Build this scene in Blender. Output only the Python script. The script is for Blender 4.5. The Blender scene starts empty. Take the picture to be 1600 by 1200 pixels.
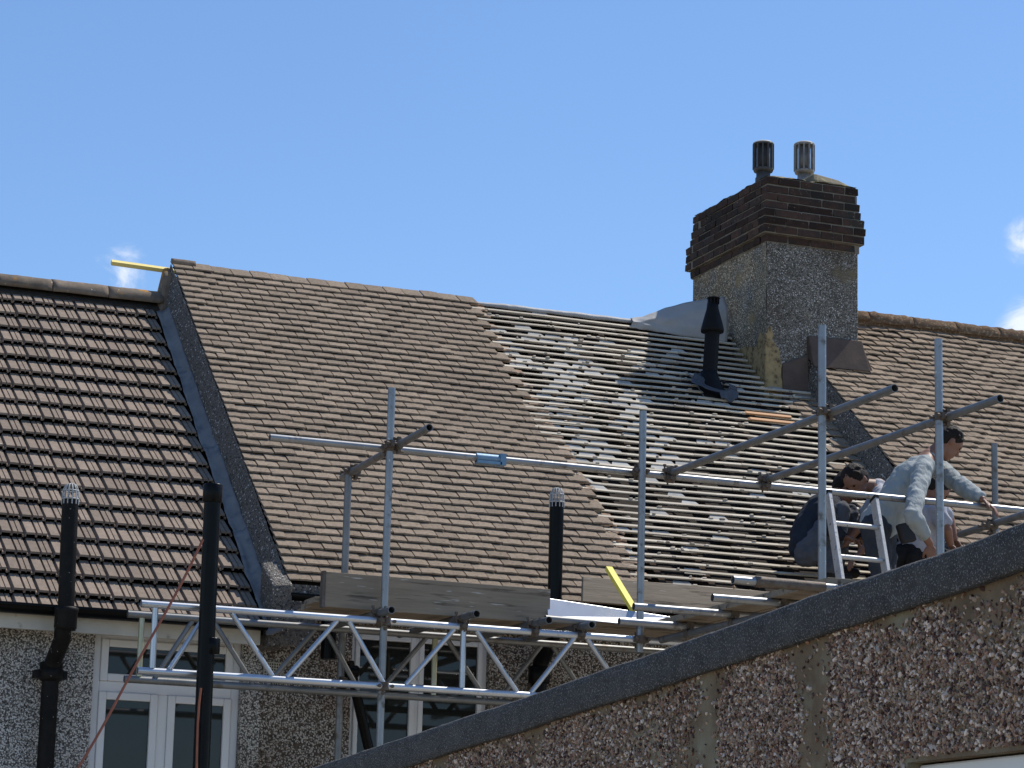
import bpy, bmesh, math, random
import numpy as np
from mathutils import Vector, Matrix, noise as mnoise
random.seed(7)
rnd = random.random
def ru(a, b): return a + (b - a) * random.random()

# ------------------------------------------------------------------ camera, world, sun, exposure
scene = bpy.context.scene
CAMZ = 2.8
FPX = 4200.0
R_ = Vector((0.9267, -0.3749, 0.0242)); F_ = Vector((0.3607, 0.9089, 0.2094))
F_.normalize(); R_ = (R_ - F_ * R_.dot(F_)).normalized(); U_ = R_.cross(F_).normalized()
camd = bpy.data.cameras.new('camera'); cam = bpy.data.objects.new('camera', camd)
scene.collection.objects.link(cam); scene.camera = cam
m = Matrix((R_, U_, -F_)).transposed().to_4x4(); m.translation = Vector((0, 0, CAMZ)); cam.matrix_world = m
camd.sensor_width = 36; camd.lens = FPX / 1600 * 36; camd.clip_end = 2000; camd.clip_start = 0.1

SUN = Vector((math.sin(math.radians(71)) * math.cos(math.radians(56.5)), math.cos(math.radians(71)) * math.cos(math.radians(56.5)), math.sin(math.radians(56.5))))
sd = bpy.data.lights.new('sun', 'SUN'); sd.energy = 5.0; sd.angle = math.radians(0.5); sd.color = (1.0, 0.95, 0.87)
so = bpy.data.objects.new('sun', sd); scene.collection.objects.link(so); so.rotation_euler = SUN.to_track_quat('Z', 'Y').to_euler()

world = bpy.data.worlds.new('World'); scene.world = world; world.use_nodes = True
wn = world.node_tree; wn.nodes.clear(); WL = wn.links.new
sky = wn.nodes.new('ShaderNodeTexSky'); sky.sky_type = 'NISHITA'; sky.sun_disc = False
sky.sun_elevation = math.radians(56.5); sky.sun_rotation = math.radians(71)
sky.altitude = 300; sky.air_density = 1.0; sky.dust_density = 0.15; sky.ozone_density = 3.0
bg = wn.nodes.new('ShaderNodeBackground'); bg.inputs['Strength'].default_value = 0.125
out = wn.nodes.new('ShaderNodeOutputWorld')
gain = wn.nodes.new('ShaderNodeMix'); gain.data_type = 'RGBA'; gain.blend_type = 'MULTIPLY'; gain.inputs[0].default_value = 1
gain.inputs[7].default_value = (0.93, 1.06, 1.20, 1)
WL(sky.outputs[0], gain.inputs[6])
tc = wn.nodes.new('ShaderNodeTexCoord')
nz = wn.nodes.new('ShaderNodeTexNoise'); nz.inputs['Scale'].default_value = 48; nz.inputs['Distortion'].default_value = .8; nz.inputs['Detail'].default_value = 10; nz.inputs['Roughness'].default_value = .62
mp = wn.nodes.new('ShaderNodeMapping'); mp.inputs['Scale'].default_value = (1, 1, 1.5); WL(tc.outputs['Generated'], mp.inputs['Vector']); WL(mp.outputs[0], nz.inputs['Vector'])
def raydir(x, y): return (F_ + R_ * ((x - 800) / FPX) - U_ * ((y - 600) / FPX))
acc = None
for (cx, cy, rad, amp) in ((196, 424, .020, .95), (1612, 380, .018, 1.1), (1600, 505, .017, 1.1), (1180, 130, .03, .0), (-260, 330, .05, 1.0), (2050, 420, .06, 1.0), (2500, 300, .08, 1.0), (-900, 380, .07, 1.0)):
    if amp == 0: continue
    d = raydir(cx, cy).normalized()
    dist = wn.nodes.new('ShaderNodeVectorMath'); dist.operation = 'DISTANCE'; dist.inputs[1].default_value = d
    WL(tc.outputs['Generated'], dist.inputs[0])
    mr = wn.nodes.new('ShaderNodeMapRange'); mr.inputs['From Min'].default_value = 0; mr.inputs['From Max'].default_value = rad
    mr.inputs['To Min'].default_value = amp; mr.inputs['To Max'].default_value = 0
    WL(dist.outputs['Value'], mr.inputs['Value'])
    if acc is None: acc = mr.outputs[0]
    else:
        mx = wn.nodes.new('ShaderNodeMath'); mx.operation = 'MAXIMUM'; WL(acc, mx.inputs[0]); WL(mr.outputs[0], mx.inputs[1]); acc = mx.outputs[0]
ml = wn.nodes.new('ShaderNodeMath'); ml.operation = 'MULTIPLY'; WL(acc, ml.inputs[0]); WL(nz.outputs['Fac'], ml.inputs[1])
ms = wn.nodes.new('ShaderNodeMapRange'); ms.interpolation_type = 'SMOOTHSTEP'; ms.inputs['From Min'].default_value = .20; ms.inputs['From Max'].default_value = .56; ms.inputs['To Max'].default_value = .8
WL(ml.outputs[0], ms.inputs['Value'])
cm = wn.nodes.new('ShaderNodeMix'); cm.data_type = 'RGBA'; cm.inputs[7].default_value = (8.3, 8.6, 9.2, 1)
WL(ms.outputs[0], cm.inputs[0]); WL(gain.outputs[2], cm.inputs[6]); WL(cm.outputs[2], bg.inputs['Color']); WL(bg.outputs[0], out.inputs[0])
vs = scene.view_settings; vs.view_transform = 'Standard'; vs.look = 'None'; vs.gamma = 1; vs.use_curve_mapping = False; vs.exposure = 0.0

# ------------------------------------------------------------------ measuring helpers
def at(x, y, Y):
    d = raydir(x, y); k = Y / d.y
    return Vector((d.x * k, d.y * k, d.z * k + CAMZ))
def proj(p):
    q = Vector(p) - Vector((0, 0, CAMZ)); z = q.dot(F_)
    return 800 + FPX * q.dot(R_) / z, 600 - FPX * q.dot(U_) / z, z
TH = math.radians(40.0); CT, ST = math.cos(TH), math.sin(TH)
YE, ZE = 17.06, 5.22
SL = 4.70
def rp(x, u, h=0.0, dz=0.0): return Vector((x, YE + u * CT - h * ST, ZE + dz + u * ST + h * CT))
def n1(x, y=0., z=0.): return mnoise.noise(Vector((x, y, z)))

# ------------------------------------------------------------------ materials
MATS = {}
def mat(name, c1, c2=None, scale=8., rough=.85, metal=0., bump=.3, bscale=None, var=.0, c3=None, s3=3., t3=(.55, .7), spec=.3, det=6, bdist=.004, stretch=(1, 1, 1), var_hue=.0, speck=None, speck_s=150., speck_t=(.62, .7), streak=0.):
    if name in MATS: return MATS[name]
    M = bpy.data.materials.new(name); M.use_nodes = True; nt = M.node_tree; L = nt.links.new
    b = nt.nodes['Principled BSDF']; b.inputs['Roughness'].default_value = rough; b.inputs['Metallic'].default_value = metal
    b.inputs['Specular IOR Level'].default_value = spec
    g = nt.nodes.new('ShaderNodeNewGeometry'); mpn = nt.nodes.new('ShaderNodeMapping'); mpn.inputs['Scale'].default_value = stretch
    L(g.outputs['Position'], mpn.inputs['Vector'])
    def noise(s, d=det, r=.6):
        n = nt.nodes.new('ShaderNodeTexNoise'); n.inputs['Scale'].default_value = s; n.inputs['Detail'].default_value = d; n.inputs['Roughness'].default_value = r
        L(mpn.outputs[0], n.inputs['Vector']); return n.outputs['Fac']
    def ramp(f, a, bb):
        r = nt.nodes.new('ShaderNodeMapRange'); r.inputs['From Min'].default_value = a; r.inputs['From Max'].default_value = bb; L(f, r.inputs['Value']); return r.outputs[0]
    def mix(f, a, bb, mode='MIX'):
        x = nt.nodes.new('ShaderNodeMix'); x.data_type = 'RGBA'; x.blend_type = mode
        if hasattr(f, 'default_value') or not isinstance(f, (int, float)): L(f, x.inputs[0])
        else: x.inputs[0].default_value = f
        for s_, v in ((6, a), (7, bb)):
            if isinstance(v, tuple): x.inputs[s_].default_value = (*v, 1)
            else: L(v, x.inputs[s_])
        return x.outputs[2]
    c2 = c2 or tuple(v * .8 for v in c1)
    nf = noise(scale)
    col = mix(ramp(nf, .3, .7), c1, c2)
    if c3: col = mix(ramp(noise(s3), *t3), col, c3)
    if speck: col = mix(ramp(noise(speck_s, 2), *speck_t), col, speck)
    if var:
        oi = nt.nodes.new('ShaderNodeObjectInfo'); ad = nt.nodes.new('ShaderNodeMath'); ad.operation = 'ADD'
        L(oi.outputs['Random'], ad.inputs[0]); L(g.outputs['Random Per Island'], ad.inputs[1])
        fr = nt.nodes.new('ShaderNodeMath'); fr.operation = 'FRACT'; L(ad.outputs[0], fr.inputs[0])
        mr_ = nt.nodes.new('ShaderNodeMapRange'); mr_.inputs['To Min'].default_value = 1 - var; mr_.inputs['To Max'].default_value = 1 + var; L(fr.outputs[0], mr_.inputs['Value'])
        hs = nt.nodes.new('ShaderNodeHueSaturation'); L(mr_.outputs[0], hs.inputs['Value']); L(col, hs.inputs['Color'])
        if var_hue:
            m2 = nt.nodes.new('ShaderNodeMath'); m2.operation = 'MULTIPLY'; m2.inputs[1].default_value = 7.31; L(fr.outputs[0], m2.inputs[0])
            f2 = nt.nodes.new('ShaderNodeMath'); f2.operation = 'FRACT'; L(m2.outputs[0], f2.inputs[0])
            mh = nt.nodes.new('ShaderNodeMapRange'); mh.inputs['To Min'].default_value = .5 - var_hue; mh.inputs['To Max'].default_value = .5 + var_hue * .5; L(f2.outputs[0], mh.inputs['Value']); L(mh.outputs[0], hs.inputs['Hue'])
            msn = nt.nodes.new('ShaderNodeMapRange'); msn.inputs['To Min'].default_value = .6; msn.inputs['To Max'].default_value = 1.25; L(f2.outputs[0], msn.inputs['Value']); L(msn.outputs[0], hs.inputs['Saturation'])
        col = hs.outputs['Color']
    L(col, b.inputs['Base Color'])
    if bump:
        bn = nt.nodes.new('ShaderNodeBump'); bn.inputs['Strength'].default_value = bump; bn.inputs['Distance'].default_value = bdist
        L(noise(bscale or scale * 6), bn.inputs['Height']); L(bn.outputs[0], b.inputs['Normal'])
    MATS[name] = M; return M

def pebble_mat(name, cols, scale, backing, cover=.62, bdist=.008, patch=None, patch_s=2.2, patch_t=(.55, .68), stain=None, west=None):
    """pebbledash: voronoi stones of mixed colours bedded in mortar"""
    M = bpy.data.materials.new(name); M.use_nodes = True; nt = M.node_tree; L = nt.links.new
    b = nt.nodes['Principled BSDF']; b.inputs['Roughness'].default_value = .8; b.inputs['Specular IOR Level'].default_value = .3
    g = nt.nodes.new('ShaderNodeNewGeometry')
    v = nt.nodes.new('ShaderNodeTexVoronoi'); v.inputs['Scale'].default_value = scale; L(g.outputs['Position'], v.inputs['Vector'])
    sx = nt.nodes.new('ShaderNodeSeparateColor'); L(v.outputs['Color'], sx.inputs[0])
    cr = nt.nodes.new('ShaderNodeValToRGB'); cr.color_ramp.interpolation = 'CONSTANT'
    e = cr.color_ramp.elements
    for i, (p, c) in enumerate(cols):
        if i < 2: e[i].position = p; e[i].color = (*c, 1)
        else: k = e.new(p); k.color = (*c, 1)
    L(sx.outputs[0], cr.inputs[0])
    r = nt.nodes.new('ShaderNodeMapRange'); r.inputs['From Min'].default_value = cover - .12; r.inputs['From Max'].default_value = cover; L(v.outputs['Distance'], r.inputs['Value'])
    mx = nt.nodes.new('ShaderNodeMix'); mx.data_type = 'RGBA'; L(r.outputs[0], mx.inputs[0]); L(cr.outputs[0], mx.inputs[6]); mx.inputs[7].default_value = (*backing, 1)
    col = mx.outputs[2]
    def nz_(s, d=5):
        n = nt.nodes.new('ShaderNodeTexNoise'); n.inputs['Scale'].default_value = s; n.inputs['Detail'].default_value = d; L(g.outputs['Position'], n.inputs['Vector']); return n.outputs['Fac']
    for c, s, t in ((patch, patch_s, patch_t), (stain, 1.3, (.5, .75))):
        if not c: continue
        rr = nt.nodes.new('ShaderNodeMapRange'); rr.inputs['From Min'].default_value = t[0]; rr.inputs['From Max'].default_value = t[1]; L(nz_(s), rr.inputs['Value'])
        m2 = nt.nodes.new('ShaderNodeMix'); m2.data_type = 'RGBA'; m2.blend_type = 'MIX' if c is patch else 'MULTIPLY'
        L(rr.outputs[0], m2.inputs[0]); L(col, m2.inputs[6]); m2.inputs[7].default_value = (*c, 1); col = m2.outputs[2]
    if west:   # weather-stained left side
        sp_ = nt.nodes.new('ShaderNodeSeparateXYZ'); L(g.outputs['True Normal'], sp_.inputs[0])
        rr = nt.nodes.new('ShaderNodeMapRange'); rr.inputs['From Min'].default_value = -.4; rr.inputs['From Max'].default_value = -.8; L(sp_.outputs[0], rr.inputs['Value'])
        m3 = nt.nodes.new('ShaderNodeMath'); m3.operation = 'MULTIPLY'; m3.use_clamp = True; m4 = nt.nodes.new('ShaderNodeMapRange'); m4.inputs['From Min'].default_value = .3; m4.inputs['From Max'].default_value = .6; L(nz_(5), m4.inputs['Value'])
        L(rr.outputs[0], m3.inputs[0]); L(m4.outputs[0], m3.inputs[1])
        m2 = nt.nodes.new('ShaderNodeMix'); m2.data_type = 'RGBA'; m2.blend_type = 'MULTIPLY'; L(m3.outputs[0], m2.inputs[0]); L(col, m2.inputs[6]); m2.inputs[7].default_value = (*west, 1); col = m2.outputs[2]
    L(col, b.inputs['Base Color'])
    bn = nt.nodes.new('ShaderNodeBump'); bn.invert = True; bn.inputs['Strength'].default_value = .8; bn.inputs['Distance'].default_value = bdist
    L(v.outputs['Distance'], bn.inputs['Height']); L(bn.outputs[0], b.inputs['Normal'])
    MATS[name] = M; return M

M_tile = mat('brown concrete plain tile', (.315, .245, .180), (.215, .168, .125), 42, .95, bump=1., bscale=150, var=.15, c3=(.10, .082, .066), s3=48, t3=(.57, .70), spec=.1, bdist=.003, speck=(.42, .36, .28), speck_s=120, speck_t=(.70, .76))
M_tile2 = mat('weathered clay plain tile', (.325, .248, .178), (.205, .157, .115), 30, .95, bump=.9, bscale=120, var=.15, c3=(.40, .34, .26), s3=30, t3=(.6, .74), spec=.1, bdist=.004, speck=(.08, .06, .045), speck_s=90, speck_t=(.64, .7))
M_tileL = mat('grey brown interlocking tile', (.295, .232, .180), (.215, .17, .134), 22, .93, bump=.7, bscale=150, var=.15, spec=.12, bdist=.002, c3=(.14, .115, .09), s3=40, t3=(.62, .72), speck=(.6, .58, .52), speck_s=38, speck_t=(.745, .76))
M_fresh = mat('freshly exposed tile', (.35, .25, .175), (.28, .21, .155), 30, .95, bump=.5, bscale=120, var=.25, spec=.1, c3=(.44, .30, .2), s3=25, t3=(.5, .6))
M_ridgeL = mat('lichened ridge tile', (.25, .20, .15), (.14, .11, .085), 9, .95, bump=.7, bscale=90, c3=(.45, .22, .045), s3=5.5, t3=(.60, .68), speck=(.5, .47, .4), speck_s=30, speck_t=(.7, .73), spec=.1, var=.12)
M_ridgeR = mat('mossy ridge tile', (.20, .125, .08), (.13, .09, .06), 30, 1., bump=1., bscale=70, spec=.05, bdist=.01, c3=(.33, .25, .16), s3=40, t3=(.52, .65))
M_stepm = mat('shade-dark ridge mortar', (.06, .052, .044), (.035, .03, .026), 14, .95, bump=.8, bscale=60, spec=.1)  # left ridge bedding, coloured near black as the shadow under the ridge tiles
M_lead = mat('weathered lead', (.235, .225, .212), (.145, .14, .135), 6, .55, .1, bump=.25, bscale=14, spec=.4, bdist=.006, c3=(.09, .10, .12), s3=9, t3=(.55, .72))
M_leadd = mat('dark lead slate', (.07, .075, .085), (.045, .048, .056), 9, .5, bump=.3, bscale=20, spec=.4)
M_deck = mat('black roofing felt', (.016, .012, .009), (.028, .021, .016), 14, .9, bump=.6, bscale=30, spec=.15, bdist=.01)
M_batten = mat('old roofing batten', (.68, .60, .47), (.45, .385, .30), 9, .85, bump=.4, bscale=50, stretch=(.25, 2, 2), var=.2, spec=.15, c3=(.2, .16, .12), s3=14, t3=(.62, .72))
M_newwood = mat('fresh orange timber', (.62, .33, .16), (.5, .26, .12), 12, .7, bump=.2, stretch=(.3, 2, 2), spec=.2)
M_yellow = mat('yellow treated timber', (.93, .76, .28), (.86, .68, .22), 9, .7, bump=.2, stretch=(.4, 2, 2), spec=.2)
M_yellow2 = mat('bright yellow painted stick', (.85, .74, .12), (.78, .66, .1), 9, .6, bump=.1, spec=.3)
M_rafter = mat('dark rafter timber', (.06, .04, .028), (.035, .024, .018), 10, .9, bump=.4, spec=.1)
M_lining = mat('grey weathered lining board', (.46, .445, .41), (.32, .31, .285), 12, .85, bump=.3, bscale=40, var=.2, spec=.15, c3=(.25, .235, .21), s3=22, t3=(.6, .75))
M_mortbit = mat('crumbled mortar', (.52, .46, .37), (.36, .3, .23), 30, .95, bump=.5, var=.3, spec=.1)
M_rubble = mat('broken tile rubble', (.36, .25, .17), (.22, .15, .1), 40, .95, bump=.5, var=.5, spec=.1)
M_galv = mat('galvanised scaffold tube', (.34, .345, .35), (.24, .245, .25), 5, .40, .7, bump=.12, bscale=60, spec=.5, c3=(.13, .11, .09), s3=13, t3=(.56, .70), bdist=.001, speck=(.62, .60, .56), speck_s=34, speck_t=(.69, .72))
M_galv2 = mat('dull galvanised tube', (.26, .26, .255), (.18, .18, .175), 7, .5, .65, bump=.15, bscale=50, spec=.5, c3=(.14, .11, .08), s3=9, t3=(.58, .72), bdist=.001)
M_alu = mat('aluminium', (.62, .64, .66), (.50, .52, .55), 4, .36, .8, bump=.08, bscale=40, spec=.5, c3=(.3, .3, .3), s3=10, t3=(.62, .75), bdist=.001)
M_yalu = mat('yellowed aluminium', (.42, .40, .22), (.52, .52, .42), 6, .45, .6, bump=.1, spec=.5)
M_rust = mat('rusty coupler', (.115, .08, .055), (.17, .15, .13), 30, .7, .45, bump=.5, bscale=80, spec=.4)
M_blue = mat('blue painted sleeve', (.13, .25, .38), (.22, .33, .43), 20, .5, .4, bump=.2, spec=.4, c3=(.35, .36, .37), s3=30, t3=(.6, .7))
M_black = mat('black plastic pipe', (.003, .003, .003), (.006, .006, .006), 6, .3, bump=.08, bscale=20, spec=.14, speck=(.3, .28, .25), speck_s=42, speck_t=(.78, .8))
M_blackd = mat('matt black flue', (.006, .006, .007), (.01, .01, .011), 8, .6, bump=.1, spec=.15)
M_iron = mat('black painted iron pipe', (.007, .0065, .006), (.016, .0145, .013), 12, .5, bump=.3, bscale=60, spec=.12, speck=(.4, .37, .33), speck_s=45, speck_t=(.72, .74))
M_upvc = mat('white window plastic', (.74, .74, .73), (.68, .68, .67), 3, .4, bump=0, spec=.4)
M_cage = mat('pale plastic cage', (.46, .46, .45), (.38, .38, .37), 20, .5, bump=0)
M_fascia = mat('cream painted fascia', (.62, .59, .51), (.52, .49, .42), 8, .6, bump=.15, spec=.3, c3=(.3, .27, .21), s3=12, t3=(.62, .75))
M_glass = mat('dark window glass', (.012, .013, .012), (.022, .024, .02), 2, .03, bump=.02, bscale=1.5, spec=.45, bdist=.01)
M_mort = mat('sooty mortar', (.27, .24, .19), (.17, .15, .12), 12, .95, bump=.6, bscale=90, spec=.1)
M_brick = mat('sooty red brick', (.080, .044, .033), (.04, .029, .024), 14, .9, bump=.6, bscale=110, var=.4, spec=.12, c3=(.035, .032, .028), s3=5, t3=(.48, .66), speck=(.3, .27, .18), speck_s=60, speck_t=(.68, .74), bdist=.005)
M_flaunch = mat('lichened mortar flaunching', (.27, .24, .17), (.16, .14, .1), 12, .95, bump=.9, bscale=50, spec=.1, c3=(.42, .37, .2), s3=9, t3=(.55, .7), bdist=.01)
M_potd = mat('blackened chimney cowl', (.045, .045, .047), (.08, .078, .075), 20, .6, bump=.2, spec=.4)
M_potg = mat('grey metal cowl', (.33, .31, .28), (.2, .18, .16), 20, .5, .4, bump=.2, spec=.5)
M_potcap = mat('pale cowl cap', (.6, .57, .5), (.45, .42, .37), 15, .7, bump=.2, spec=.3)
M_yrender = mat('bare yellow brick patch', (.46, .345, .18), (.30, .22, .115), 16, .95, bump=1., bscale=34, c3=(.13, .1, .06), s3=16, t3=(.55, .66), spec=.1, bdist=.02)
M_fillet = mat('brown cement fillet', (.135, .1, .082), (.095, .072, .06), 9, .9, bump=.4, spec=.1)
M_board = mat('weathered scaffold board', (.33, .265, .195), (.235, .19, .14), 11, .85, bump=.6, bscale=40, stretch=(.22, 2, 3), spec=.15, c3=(.07, .055, .042), s3=9, t3=(.56, .68), speck=(.52, .49, .43), speck_s=26, speck_t=(.68, .72))
M_membr = mat('grey breathable membrane', (.41, .40, .385), (.33, .325, .315), 4, .6, bump=.35, bscale=5, spec=.3, bdist=.03, c3=(.30, .29, .27), s3=5, t3=(.55, .85))
M_wire = mat('copper coloured cable', (.36, .115, .06), (.28, .09, .05), 20, .5, bump=0, spec=.4)
M_felt = mat('grey mineral felt edge', (.080, .076, .070), (.036, .035, .033), 22, .85, bump=1., bscale=190, spec=.35, speck=(.30, .29, .29), speck_s=210, speck_t=(.56, .68), bdist=.006)
M_cement = mat('brown mortar render', (.23, .17, .112), (.13, .095, .062), 7, .95, bump=.7, bscale=60, c3=(.26, .24, .17), s3=4, t3=(.5, .68), spec=.1, bdist=.006)
M_ladder = mat('paint splashed ladder', (.42, .41, .40), (.55, .55, .54), 12, .5, .35, bump=.3, bscale=60, c3=(.07, .065, .06), s3=26, t3=(.60, .66), spec=.4)
M_grille = mat('cream vent grille', (.5, .47, .38), None, 10, .7, bump=0)
M_dark = mat('dark interior', (.01, .01, .01), None, 3, .9, bump=0)
M_skin = mat('skin', (.25, .125, .08), (.20, .095, .06), 18, .55, bump=.1, spec=.35, c3=(.2, .1, .07), s3=10, t3=(.6, .8))
M_hair = mat('dark hair', (.010, .007, .005), (.022, .015, .011), 60, .65, bump=.9, bscale=130, spec=.2, bdist=.008)
M_shirtB = mat('pale blue grey shirt', (.34, .365, .362), (.30, .325, .322), 12, .85, bump=.6, bscale=10, spec=.15, bdist=.04, stretch=(1.5, 1, .6))
M_shirtC = mat('white blue t-shirt', (.30, .31, .37), (.44, .45, .50), 5, .85, bump=.4, bscale=14, spec=.15, bdist=.02)
M_shirtD = mat('light grey shirt', (.45, .45, .47), (.38, .38, .41), 6, .85, bump=.4, bscale=14, spec=.15, bdist=.02)
M_shirtA = mat('dark navy top', (.022, .026, .036), (.032, .036, .046), 12, .9, bump=.5, bscale=12, spec=.15, bdist=.02)
M_trA = mat('grey work trousers', (.105, .11, .125), (.08, .085, .1), 12, .9, bump=.5, bscale=13, spec=.15, bdist=.02)
M_trB = mat('dark grey trousers', (.05, .055, .068), (.035, .04, .05), 12, .9, bump=.5, bscale=13, spec=.15, bdist=.02)
M_trD = mat('black trousers', (.012, .012, .014), (.02, .02, .022), 12, .9, bump=.4, bscale=13, spec=.15)
M_boot = mat('dark work boot', (.02, .017, .014), None, 12, .7, bump=.2)
M_pouch = mat('black tool pouch', (.015, .013, .012), (.03, .022, .018), 12, .6, bump=.2, spec=.4)
M_ground = mat('pale bounce ground', (.36, .32, .26), (.29, .26, .21), 1.5, .95, bump=.5, bscale=20, spec=.1)  # out of view, set pale and warm to bounce sunlight into the shade
M_pale = pebble_mat('grey pebbledash', [(0, (.70, .67, .63)), (.26, (.05, .046, .042)), (.42, (.44, .415, .38)), (.66, (.62, .59, .54)), (.88, (.12, .11, .10))], 98, (.16, .15, .135), stain=(.62, .58, .52))
M_brownp = pebble_mat('brown grey pebbledash', [(0, (.54, .50, .45)), (.26, (.05, .043, .038)), (.42, (.32, .285, .24)), (.66, (.46, .42, .37)), (.86, (.12, .09, .07))], 88, (.10, .08, .062), stain=(.6, .5, .42))
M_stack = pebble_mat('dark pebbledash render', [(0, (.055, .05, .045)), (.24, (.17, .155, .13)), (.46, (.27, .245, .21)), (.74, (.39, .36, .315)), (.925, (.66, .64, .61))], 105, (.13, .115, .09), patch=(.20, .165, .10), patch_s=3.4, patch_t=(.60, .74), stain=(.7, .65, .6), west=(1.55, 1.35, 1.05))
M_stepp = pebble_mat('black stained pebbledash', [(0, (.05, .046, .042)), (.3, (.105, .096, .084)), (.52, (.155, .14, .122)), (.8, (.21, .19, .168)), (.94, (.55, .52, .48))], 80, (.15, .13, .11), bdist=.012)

# ------------------------------------------------------------------ object helpers
OFF = {}
COL = scene.collection
def thing(name, label, cat, loc, group=None):
    o = bpy.data.objects.new(name, None); COL.objects.link(o); o.location = loc; OFF[o.name] = Vector(loc); o.empty_display_size = .2
    o['label'] = label; o['category'] = cat
    if group: o['group'] = group
    return o
def offof(p):
    return OFF[p.name] if p else Vector((0, 0, 0))
class MB:
    def __init__(s): s.v = []; s.f = []; s.sm = []
    def add(s, vs, fs, smooth=False):
        b = len(s.v); s.v += [tuple(v) for v in vs]; s.f += [tuple(i + b for i in f) for f in fs]; s.sm += [smooth] * len(fs); return s
    def box(s, x0, x1, y0, y1, z0, z1):
        return s.add([(x0, y0, z0), (x1, y0, z0), (x1, y1, z0), (x0, y1, z0), (x0, y0, z1), (x1, y0, z1), (x1, y1, z1), (x0, y1, z1)],
                     [(0, 3, 2, 1), (4, 5, 6, 7), (0, 1, 5, 4), (1, 2, 6, 5), (2, 3, 7, 6), (3, 0, 4, 7)])
    def hexa(s, p):
        return s.add(p, [(0, 3, 2, 1), (4, 5, 6, 7), (0, 1, 5, 4), (1, 2, 6, 5), (2, 3, 7, 6), (3, 0, 4, 7)])
    def bar(s, a, b, w, h, up=Vector((0, 0, 1))):
        a = Vector(a); b = Vector(b); d = (b - a).normalized(); sd_ = d.cross(up)
        if sd_.length < 1e-4: sd_ = d.cross(Vector((0, 1, 0)))
        sd_.normalize(); u = sd_.cross(d).normalized(); x = sd_ * w / 2; y = u * h / 2
        return s.hexa([a - x - y, a + x - y, b + x - y, b - x - y, a - x + y, a + x + y, b + x + y, b - x + y])
    def tube(s, a, b, r, n=14, r2=None, hollow=True, cap=True):
        a = Vector(a); b = Vector(b); d = (b - a).normalized(); r2 = r if r2 is None else r2
        x = d.orthogonal().normalized(); y = d.cross(x)
        ring = lambda c, rr: [c + (x * math.cos(2 * math.pi * i / n) + y * math.sin(2 * math.pi * i / n)) * rr for i in range(n)]
        A, B = ring(a, r), ring(b, r2); vs_ = A + B; fs = [(i, (i + 1) % n, n + (i + 1) % n, n + i) for i in range(n)]
        s.add(vs_, fs, True)
        if hollow:
            t = .85; dep = min(.1, (b - a).length * .4)
            for c, rr, sg in ((a, r, 1), (b, r2, -1)):
                O = ring(c, rr); I = ring(c, rr * t); J = ring(c + d * dep * sg, rr * t)
                vs2 = O + I + J; f2 = []
                for i in range(n):
                    k = (i + 1) % n
                    f2.append((i, k, n + k, n + i) if sg < 0 else (k, i, n + i, n + k)); f2.append((n + i, n + k, 2 * n + k, 2 * n + i) if sg < 0 else (n + k, n + i, 2 * n + i, 2 * n + k))
                f2.append(tuple(range(2 * n, 3 * n)))
                s.add(vs2, f2)
        elif cap:
            s.add(A, [tuple(range(n - 1, -1, -1))]); s.add(B, [tuple(range(n))])
        return s
    def path(s, pts, r, n=10):
        pts = [Vector(p) for p in pts]; rings = []
        d0 = (pts[1] - pts[0]).normalized(); x = d0.orthogonal().normalized()
        for i, p in enumerate(pts):
            d = (pts[min(i + 1, len(pts) - 1)] - pts[max(i - 1, 0)]).normalized(); x = (x - d * x.dot(d)).normalized(); y = d.cross(x)
            rr = r[i] if isinstance(r, (list, tuple)) else r
            rings.append([p + (x * math.cos(2 * math.pi * k / n) + y * math.sin(2 * math.pi * k / n)) * rr for k in range(n)])
        vs_ = [q for g_ in rings for q in g_]; fs = []
        for i in range(len(pts) - 1):
            for k in range(n): fs.append((i * n + k, i * n + (k + 1) % n, (i + 1) * n + (k + 1) % n, (i + 1) * n + k))
        s.add(vs_, fs, True); s.add(rings[0], [tuple(range(n - 1, -1, -1))]); s.add(rings[-1], [tuple(range(n))]); return s
    def lathe(s, c, prof, n=20, axis=Vector((0, 0, 1))):
        c = Vector(c); axis = Vector(axis).normalized(); x = axis.orthogonal().normalized(); y = axis.cross(x)
        vs_ = []; fs = []
        for (r, h) in prof: vs_ += [c + axis * h + (x * math.cos(2 * math.pi * k / n) + y * math.sin(2 * math.pi * k / n)) * r for k in range(n)]
        for i in range(len(prof) - 1):
            for k in range(n): fs.append((i * n + k, i * n + (k + 1) % n, (i + 1) * n + (k + 1) % n, (i + 1) * n + k))
        fs.append(tuple(range(n - 1, -1, -1))); fs.append(tuple((len(prof) - 1) * n + k for k in range(n)))
        return s.add(vs_, fs, True)
    def grid(s, fn, nu, nv, smooth=True):
        vs_ = [fn(i / nu, j / nv) for j in range(nv + 1) for i in range(nu + 1)]
        fs = [(j * (nu + 1) + i, j * (nu + 1) + i + 1, (j + 1) * (nu + 1) + i + 1, (j + 1) * (nu + 1) + i) for j in range(nv) for i in range(nu)]
        return s.add(vs_, fs, smooth)
    def mesh(s, name, off=Vector((0, 0, 0))):
        me = bpy.data.meshes.new(name); ox, oy, oz = off
        me.from_pydata([(a - ox, b - oy, c - oz) for a, b, c in s.v], [], s.f); me.polygons.foreach_set('use_smooth', s.sm); me.update(); return me
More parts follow.
